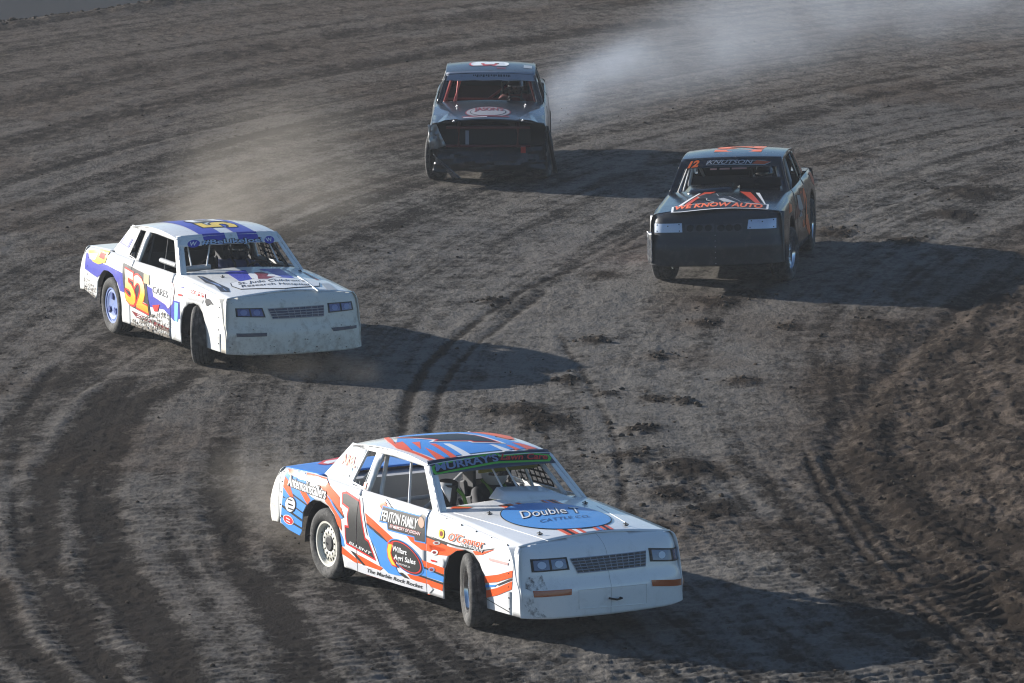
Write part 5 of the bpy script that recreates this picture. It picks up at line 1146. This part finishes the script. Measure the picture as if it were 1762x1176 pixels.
c.decal('dog_emblem', [grow(DEC['d_dog'], .012)], 'hood', GRY, P['hood'], 3); c.decal('dog_emblem', [DEC['d_dog']], 'hood', BK, P['hood'], 4); c.decal('dog_emblem', [DEC['d_dog2']], 'hood', GRY, P['hood'], 5)
c.text('number', '12', 'roof', OG, P['roof'], (-.10, .30), (-.88, .30), 0, 2, -1, .1, .06, (0, -.56))
for k, m_ in (('or2', OG), ('or3', OG), ('red', vinyl('rust_red', (.16, .03, .02)))):
    for sd in (1, -1): side_decal(c, 'stripe', 'd_' + k, m_, 1, sd)
for sd in (1, -1): side_decal(c, 'stripe', 'd_swirl', GRY, 2, sd, poly=grow(DEC['d_swirl'], -.004))
c.text('number', '12', 'side', OG, P['doorL'], (-.06, .42), (-.70, .42), 0, 4, 1, 0, .05, (0, .44))
c.text('number', '12', 'side', OG, P['doorR'], (-.70, .42), (-.06, .42), 0, 4, -1, 0, .05, (0, .44))
for sd in (1, -1):
    for k in range(3): side_decal(c, 'stripe', 'd_red', OG, 2, sd, poly=[(-1.05+.1*k, .25+.06*k), (-.80+.1*k, .22+.08*k), (-.45, .36), (-.80, .38+.03*k)])
    c.decal('stripe', [[(-1.64, .98), (-1.2, 1.28), (-1.06, 1.27), (-1.35, .98)]], 'green', vinyl('rust_orange', (.40, .07, .03)), P['cpillar' + ('R' if sd < 0 else 'L')], 1, sd)
    c.decal('stripe', [[(-2.42, .80), (-2.05, .93), (-1.6, .955), (-1.9, .80), (-2.2, .72)]], 'side', RO, P['quarter' + ('R' if sd < 0 else 'L')], 1, sd)
PLT = mat('silver_plate', (.55, .60, .70), .32, .4, dirt=.3)
for k in ('d_hlr', 'd_hll'):
    o = c.decal('headlight_plate', [DEC[k]], 'nose', PLT, P['nose'], 3, g=(.04, .04)); q = DEC[k]
    bolt_row(c, 'rivets', [(q[0][0]*.9+q[2][0]*.1, q[0][1]*.85+q[2][1]*.15), (q[1][0]*.9+q[3][0]*.1, q[1][1]*.85+q[3][1]*.15), (q[2][0]*.9+q[0][0]*.1, q[2][1]*.85+q[0][1]*.15), (q[3][0]*.9+q[1][0]*.1, q[3][1]*.85+q[1][1]*.15), ((q[0][0]+q[1][0])/2, q[0][1]-.03)], 'nose', MATS['bolt'], o, r=.012)
for k in ('d_vr', 'd_vl'):
    o = c.decal('vent_panel', [DEC[k]], 'nose', mat('vent_grey', (.045, .047, .05), .5), P['nose'], 2, g=(.04, .04)); q = DEC[k]; f = c.mapf('nose', .004)
    for i in range(3):
        u = (i+.6)/3.2; yy = q[0][0]*(1-u) + q[1][0]*u; zz = (q[0][1]+q[2][1])/2
        vs_, fs_ = lathe([(.038, 0), (.046, .008), (.052, 0)], 20); M = Matrix.Translation(Ti @ Vector((0, 0, 0))) if False else None
        ctr = c.T.inverted() @ f(yy, zz); link('vent_hole', mesh_from('vent_hole', [c.T @ (Vector((v[1], v[0], v[2])) + ctr) for v in vs_], fs_, MATS['black_trim'], 40), o)
        car_d = c.decal('vent_mouth', [ell(yy, zz, .039, .039, 20)], 'nose', MATS['black'], o, 3, g=(.05, .05))
bolt_row(c, 'rivets', [(.0, .22 + .07*i) for i in range(6)], 'nose', MATS['steel'], P['nose'], r=.007)
scoop(c, MATS['black_paint_d'], .52, .98, -.58, .10, -.50, .06, .07, P['hood'])
bm = bmesh.new(); box_bm(bm, (.50, .40, 1.03), (.03, .56, .16), Matrix.Rotation(.3, 3, 'Y')); c.bm('wind_deflector', bm, MATS['black_paint_d'], P['hood'])
crumple(c, 'torn_bumper_corner', (2.20, -.88, .62), (2.36, -.80, .62), (2.38, -.80, .24), (2.18, -.88, .22), 6, 10, .02, mat('scraped_black', (.06, .065, .075), .22), 62, .03, P['nose'])

# ------------------------------------------------------------------ drivers (seated, belted in; mostly hidden by the bodywork)
def driver(car, label, suit, helmet_m, visor_m, trim_m):
    sy = .36
    J = {'pelvis': (-.22, sy, .47, .15), 'waist': (-.27, sy, .62, .145), 'chest': (-.32, sy, .82, .165), 'neck': (-.31, sy, .97, .065), 'head': (-.29, sy, 1.06, .09)}
    for s_, n in ((-1, 'r'), (1, 'l')):
        J.update({'sh'+n: (-.31, sy+s_*.19, .90, .075), 'el'+n: (-.08, sy+s_*.25, .74, .052), 'wr'+n: (.17, sy+s_*.14, .86, .038), 'ha'+n: (.23, sy+s_*.13, .89, .042),
                  'hip'+n: (-.16, sy+s_*.10, .45, .10), 'kn'+n: (.26, sy+s_*.13, .56, .07), 'an'+n: (.60, sy+s_*.11, .36, .05), 'to'+n: (.70, sy+s_*.11, .42, .04)})
    E_ = [('pelvis', 'waist'), ('waist', 'chest'), ('chest', 'neck'), ('neck', 'head')]
    for n in 'rl': E_ += [('chest', 'sh'+n), ('sh'+n, 'el'+n), ('el'+n, 'wr'+n), ('wr'+n, 'ha'+n), ('pelvis', 'hip'+n), ('hip'+n, 'kn'+n), ('kn'+n, 'an'+n), ('an'+n, 'to'+n)]
    ks = list(J); me = bpy.data.meshes.new('person'); me.from_pydata([car.T @ Vector(J[k][:3]) for k in ks], [(ks.index(a), ks.index(b)) for a, b in E_], [])
    o = link('person', me); o.location = car.root.location; o.rotation_euler = car.root.rotation_euler; me.materials.append(suit)
    sk = o.modifiers.new('skin', 'SKIN'); sk.use_smooth_shade = True
    for i, k in enumerate(ks):
        v = me.skin_vertices[0].data[i]; v.radius = (J[k][3], J[k][3]); v.use_root = (k == 'pelvis')
    o.modifiers.new('sub', 'SUBSURF').levels = 1; o.modifiers['sub'].render_levels = 1
    tag(o, label, 'person', 'drivers strapped into the stock cars')
    # fingers closed on the wheel rim
    for s_ in (-1, 1):
        bm = bmesh.new(); h = Vector((.23, sy+s_*.13, .89))
        for i in range(4):
            b0 = h + Vector((.0, 0, .03 - .02*i)); tube_bm(bm, [b0, b0 + Vector((.045, -s_*.004, .004)), b0 + Vector((.062, -s_*.025, -.004)), b0 + Vector((.045, -s_*.043, -.008))], [.010, .010, .009, .008], 6)
        tube_bm(bm, [h + Vector((0, -s_*.02, .035)), h + Vector((.025, -s_*.045, .03)), h + Vector((.045, -s_*.05, .015))], [.011, .011, .009], 6)
        bm_obj('glove', bm, trim_m, o, car.T)
    # helmet: shell, visor aperture, chin bar
    c = Vector((-.28, sy, 1.09)); vs = []; fs = []; nu, nv = 24, 14
    for j in range(nv+1):
        th = math.pi*j/nv
        for i in range(nu):
            a = 2*math.pi*i/nu; x, y, z = math.sin(th)*math.cos(a), math.sin(th)*math.sin(a), math.cos(th)
            px, py, pz = .150*x + (.035 if (x > 0 and z < .1) else 0)*x, .122*y, .140*z
            if z < -.75: pz = -.118
            vs.append(car.T @ (c + Vector((px, py, pz))))
    for j in range(nv):
        for i in range(nu):
            q = (j*nu+i, j*nu+(i+1) % nu, (j+1)*nu+(i+1) % nu, (j+1)*nu+i); fs.append(q)
    hl = link('helmet', mesh_from('helmet', vs, fs, helmet_m, 40), o)
    vs = []; fs = []
    for j in range(5):
        for i in range(13):
            a = R(-62 + 124*i/12); z = -.02 + .075*j/4; k = math.sqrt(max(.05, 1 - (z/.142)**2)); vs.append(car.T @ (c + Vector(((.158 + .03*(z < .02))*k*math.cos(a), .128*k*math.sin(a), z))))
    for j in range(4):
        for i in range(12): fs.append((j*13+i, j*13+i+1, (j+1)*13+i+1, (j+1)*13+i))
    link('visor', mesh_from('visor', vs, fs, visor_m, 40), hl)
    bm = bmesh.new()
    for s_ in (-1, 1): tube_bm(bm, [(-.36, sy+s_*.09, 1.0), (-.20, sy+s_*.085, .93), (-.10, sy+s_*.05, .62)], .016, 6)
    bm_obj('harness', bm, trim_m, o, car.T)
    return o
VIS = mat('visor_dark', (.02, .022, .03), .08, coat=1)
driver(carA, 'driver in dark suit and pale grey helmet behind the net of car 1', mat('suit_dark', (.03, .03, .035), .8), mat('helmet_grey', (.45, .45, .46), .3, coat=.6), VIS, mat('glove_green', (.10, .22, .03), .8))
driver(carB, 'driver in blue suit and dark helmet inside car 52', mat('suit_blue', (.04, .06, .16), .8), mat('helmet_dark', (.05, .05, .06), .25, coat=.6), VIS, mat('glove_black', (.03, .03, .03), .8))
driver(carC, 'driver in red and black suit and black helmet inside car 3', mat('suit_red', (.10, .012, .012), .8), mat('helmet_black', (.02, .02, .022), .2, coat=.7), VIS, MATS['glove_black'])
driver(carD, 'driver in black suit and charcoal helmet inside car 12', MATS['suit_dark'], MATS['helmet_dark'], VIS, MATS['glove_black'])
# odds and ends seen through the windscreen of car 1
bm = bmesh.new(); bmesh.ops.create_cone(bm, cap_ends=True, segments=18, radius1=.10, radius2=.09, depth=.42, matrix=Matrix.Translation((-.02, -.30, .88)) @ Matrix.Rotation(.25, 4, 'Y')); carA.bm('oil_tank', bm, MATS['seat_black'])
bm = bmesh.new(); v_ = [bm.verts.new(p) for p in ((.06, -.42, 1.10), (.10, -.30, 1.08), (.16, -.36, .92))]; bm.faces.new(v_); o = carA.bm('heat_shield', bm, MATS['white_tube']); o.modifiers.new('t', 'SOLIDIFY').thickness = .02
bm = bmesh.new(); tube_bm(bm, [(.08, -.24, 1.02), (.13, -.20, .96), (.16, -.19, .88)], .018, 8); carA.bm('braided_hose', bm, MATS['glove_green'])
bm = bmesh.new(); box_bm(bm, (.18, .25, 1.20), (.02, .62, .07), Matrix.Rotation(.3, 3, 'Y')); carA.bm('sun_shade', bm, mat('olive_strip', (.20, .18, .03), .5))

# ------------------------------------------------------------------ loose clods of dirt thrown over the track
rs = np.random.RandomState(5)
ico = [(0, 0, 1), (.89, 0, .45), (.28, .85, .45), (-.72, .53, .45), (-.72, -.53, .45), (.28, -.85, .45), (.72, .53, -.45), (-.28, .85, -.45), (-.89, 0, -.45), (-.28, -.85, -.45), (.72, -.53, -.45), (0, 0, -1)]
icf = [(0,1,2),(0,2,3),(0,3,4),(0,4,5),(0,5,1),(1,6,2),(2,7,3),(3,8,4),(4,9,5),(5,10,1),(6,7,2),(7,8,3),(8,9,4),(9,10,5),(10,6,1),(11,7,6),(11,8,7),(11,9,8),(11,10,9),(11,6,10)]
pts = []
for mx, my, mr_, mh in MOUNDS:
    for k in range(14): pts.append((mx + rs.normal()*mr_*.8, my + rs.normal()*mr_*1.2, .012 + .03*rs.rand()**3))
for a, b in zip(BERM, BERM[1:]):
    for k in range(60): t = rs.rand(); pts.append((a[0] + (b[0]-a[0])*t + abs(rs.normal())*1.1 - .25, a[1] + (b[1]-a[1])*t + rs.normal()*.4, .008 + .03*rs.rand()**3))
for k in range(160): t = rs.rand(); pts.append((-9.6 + 3.0*t + rs.normal()*.25, 108.2 + 4.0*t + rs.normal()*.3, .015 + .035*rs.rand()**2))
for k in range(1500):
    y = 47 + 60*rs.rand()**1.4; pts.append((rs.uniform(-1, 1)*y*.095, y, .006 + .02*rs.rand()**4))
cv = []; cf = []
foot = [(-.362, 54.272), (-3.46, 69.75), (-.264, 86.227), (2.903, 75.678)]
for x, y, r_ in pts:
    if any(math.hypot(x-a, y-b) < 2.7 for a, b in foot) or not (46.5 < y < 113): continue
    z = ground_z(x, y); b = len(cv); A = rs.uniform(.6, 1.25, (12, 3)); yaw = rs.rand()*6.28; ca, sa = math.cos(yaw), math.sin(yaw)
    for (px, py, pz), q in zip(ico, A):
        px, py, pz = px*q[0]*r_*1.3, py*q[1]*r_, pz*q[2]*r_*.7; cv.append((x + px*ca - py*sa, y + px*sa + py*ca, z + pz + r_*.3))
    cf += [tuple(b+i for i in f) for f in icf]
fv = []; ff = []
for ox, oy, n_, dx_, dy_ in ((-4.75, 71.2, 70, .6, 1.2), (-1.75, 55.0, 40, .4, .7), (-2.9, 67.3, 60, .9, .8), (.5, 88.0, 30, .7, .8), (-1.9, 64.5, 40, 1.2, 1.5)):
    for k in range(n_):
        x, y, z, r_ = ox + rs.normal()*dx_*.6, oy + abs(rs.normal())*dy_, .04 + abs(rs.normal())*.30, .004 + .010*rs.rand()**2; b = len(fv)
        for px, py, pz in ico: q = rs.uniform(.6, 1.3); fv.append((x + px*r_*q, y + py*r_*q, z + pz*r_*q*.8))
        ff += [tuple(b+i for i in f) for f in icf]
CLOD = bpy.data.materials.new('clod_dirt'); CLOD.use_nodes = True; nn = CLOD.node_tree.nodes; bb = nn['Principled BSDF']; bb.inputs['Roughness'].default_value = .95; bb.inputs['Specular IOR Level'].default_value = .02
nz = nn.new('ShaderNodeTexNoise'); nz.inputs['Scale'].default_value = 6; nz.inputs['Detail'].default_value = 5; cr = nn.new('ShaderNodeValToRGB'); cr.color_ramp.elements[0].position = .35; cr.color_ramp.elements[1].position = .68
cr.color_ramp.elements[0].color = (.030, .024, .019, 1); cr.color_ramp.elements[1].color = (.085, .068, .053, 1); CLOD.node_tree.links.new(nz.outputs[0], cr.inputs[0]); CLOD.node_tree.links.new(cr.outputs[0], bb.inputs['Base Color'])
tag(link('dirt_clods', mesh_from('dirt_clods', cv, cf, CLOD, 0)), 'scattered clods of dark dirt lying over the track', 'dirt', kind='stuff')

tag(link('flying_dirt', mesh_from('flying_dirt', fv, ff, CLOD, 0)), 'small crumbs of dirt thrown up behind the sliding tyres', 'dirt', kind='stuff')

# ------------------------------------------------------------------ dust, smoke and haze in the air
def puff(name, path, radii, col, dens, label, scale=1.2, thr=.42, seed=0, aniso=.35, edge=.35):
    """a closed soft cloud swept along a path; density from noise that thins toward the cloud's skin"""
    n = len(path); seg = 18; vs = []; fs = []
    for i, p in enumerate(path):
        t = (Vector(path[min(i+1, n-1)]) - Vector(path[max(i-1, 0)])).normalized(); a = t.cross(Vector((0, 0, 1))).normalized(); b = a.cross(t)
        for k in range(seg):
            an = 2*math.pi*k/seg; rr_ = radii[i]*(1 + .22*math.sin(3*an + i*1.7 + seed) + .15*math.sin(5*an - i)); q = Vector(p) + a*math.cos(an)*rr_*1.15 + b*math.sin(an)*rr_*.8
            vs.append((q.x, q.y, max(q.z, .015)))
    for i in range(n-1):
        for k in range(seg): fs.append((i*seg+k, i*seg+(k+1) % seg, (i+1)*seg+(k+1) % seg, (i+1)*seg+k))
    fs.append(list(range(seg))[::-1]); fs.append([(n-1)*seg+k for k in range(seg)])
    mt = bpy.data.materials.new(name); mt.use_nodes = True; nd = mt.node_tree.nodes; l = mt.node_tree.links; nd.remove(nd['Principled BSDF'])
    pv = nd.new('ShaderNodeVolumePrincipled'); pv.inputs['Color'].default_value = (*col, 1); pv.inputs['Anisotropy'].default_value = aniso
    l.new(pv.outputs[0], nd['Material Output'].inputs['Volume'])
    geo = nd.new('ShaderNodeTexCoord'); nz = nd.new('ShaderNodeTexNoise'); nz.inputs['Scale'].default_value = scale; nz.inputs['Detail'].default_value = 4; nz.inputs['Roughness'].default_value = .55
    mp = nd.new('ShaderNodeMapping'); mp.inputs['Location'].default_value = (seed*3.1, seed, 0); l.new(geo.outputs['Object'], mp.inputs[0]); l.new(mp.outputs[0], nz.inputs['Vector'])
    # distance from the path's axis, measured segment by segment, gives the soft skin
    prev = None
    for i in range(n-1):
        A, B = Vector(path[i]), Vector(path[i+1]); d = B-A; L2 = d.length_squared
        sub = nd.new('ShaderNodeVectorMath'); sub.operation = 'SUBTRACT'; l.new(geo.outputs['Object'], sub.inputs[0]); sub.inputs[1].default_value = A
        dot = nd.new('ShaderNodeVectorMath'); dot.operation = 'DOT_PRODUCT'; l.new(sub.outputs[0], dot.inputs[0]); dot.inputs[1].default_value = d
        t = nd.new('ShaderNodeMath'); t.operation = 'MULTIPLY'; t.use_clamp = True; l.new(dot.outputs['Value'], t.inputs[0]); t.inputs[1].default_value = 1/L2
        sc = nd.new('ShaderNodeVectorMath'); sc.operation = 'SCALE'; sc.inputs[0].default_value = d; l.new(t.outputs[0], sc.inputs['Scale'])
        s2 = nd.new('ShaderNodeVectorMath'); s2.operation = 'SUBTRACT'; l.new(sub.outputs[0], s2.inputs[0]); l.new(sc.outputs[0], s2.inputs[1])
        ml = nd.new('ShaderNodeVectorMath'); ml.operation = 'MULTIPLY'; l.new(s2.outputs[0], ml.inputs[0]); ml.inputs[1].default_value = (1/1.15, 1/1.15, 1/.8)
        ln = nd.new('ShaderNodeVectorMath'); ln.operation = 'LENGTH'; l.new(ml.outputs[0], ln.inputs[0])
        rd = nd.new('ShaderNodeMath'); rd.operation = 'MULTIPLY_ADD'; l.new(t.outputs[0], rd.inputs[0]); rd.inputs[1].default_value = (radii[i+1]-radii[i])*.75; rd.inputs[2].default_value = radii[i]*.75
        dv = nd.new('ShaderNodeMath'); dv.operation = 'DIVIDE'; l.new(ln.outputs['Value'], dv.inputs[0]); l.new(rd.outputs[0], dv.inputs[1])
        if prev is None: prev = dv
        else:
            mn = nd.new('ShaderNodeMath'); mn.operation = 'MINIMUM'; l.new(prev.outputs[0], mn.inputs[0]); l.new(dv.outputs[0], mn.inputs[1]); prev = mn
    sk = nd.new('ShaderNodeMapRange'); sk.interpolation_type = 'SMOOTHSTEP'; l.new(prev.outputs[0], sk.inputs[0]); sk.inputs[1].default_value = 1.0; sk.inputs[2].default_value = edge; sk.inputs[3].default_value = 0; sk.inputs[4].default_value = 1
    nm = nd.new('ShaderNodeMapRange'); l.new(nz.outputs[0], nm.inputs[0]); nm.inputs[1].default_value = thr - .12; nm.inputs[2].default_value = thr + .22
    m1 = nd.new('ShaderNodeMath'); m1.operation = 'MULTIPLY'; l.new(sk.outputs[0], m1.inputs[0]); l.new(nm.outputs[0], m1.inputs[1])
    m2 = nd.new('ShaderNodeMath'); m2.operation = 'MULTIPLY'; l.new(m1.outputs[0], m2.inputs[0]); m2.inputs[1].default_value = dens; l.new(m2.outputs[0], pv.inputs['Density'])
    bmm = bmesh.new(); bv = [bmm.verts.new(v) for v in vs]; [bmm.faces.new([bv[i] for i in f]) for f in fs]; o = bm_obj(name, bmm, mt, None, None, 0); tag(o, label, name.replace('_', ' '), kind='stuff'); return o
puff('tyre_smoke', [(.35, 88.7, .45), (1.3, 90.2, .75), (5, 96.5, 1.3), (12, 104, 1.8)], [.85, 1.4, 2.2, 3.2], (.66, .72, .82), .21, 'grey-blue smoke trailing from behind the black car 3', .8, .40, 1, edge=.1)
puff('tyre_smoke', [(.45, 88.5, .35), (1.0, 89.9, .75), (2.2, 92.2, 1.05)], [.55, .75, .7], (.66, .74, .88), .55, 'dense blue-white smoke right at the rear corner of car 3', 1.3, .44, 6, edge=.05)
puff('dust_cloud', [(-4.6, 71.8, .25), (-4.0, 75, .5), (-2.8, 81.5, .8)], [.5, 1.3, 2.4], (.62, .56, .48), .15, 'brown dust hanging behind the rear of car 52', .8, .42, 2, edge=.1)
puff('dust_cloud', [(-3.0, 67.2, .12), (-2.3, 66.6, .2), (-1.5, 66.1, .2)], [.25, .38, .3], (.66, .60, .52), .22, 'thin dust drifting around the front wheels of car 52', 2, .42, 3)
puff('dust_cloud', [(-1.6, 55.0, .12), (-2.1, 56.0, .3), (-2.6, 58.5, .45)], [.2, .5, .9], (.64, .57, .48), .22, 'faint dust kicked up behind the rear wheel of car 1', 2, .42, 4)
bm = bmesh.new(); box_bm(bm, (0, 300, 4.9), (2100, 2700, 12.4)); hz = bpy.data.materials.new('haze'); hz.use_nodes = True; nd = hz.node_tree.nodes; nd.remove(nd['Principled BSDF'])
pv = nd.new('ShaderNodeVolumePrincipled'); pv.inputs['Color'].default_value = (.86, .90, .96, 1); pv.inputs['Density'].default_value = .00035; pv.inputs['Anisotropy'].default_value = .3; hz.node_tree.links.new(pv.outputs[0], nd['Material Output'].inputs['Volume'])
tag(bm_obj('haze', bm, hz, None, None, 0), 'thin pale haze of dust in the air over the track', 'haze', kind='stuff')
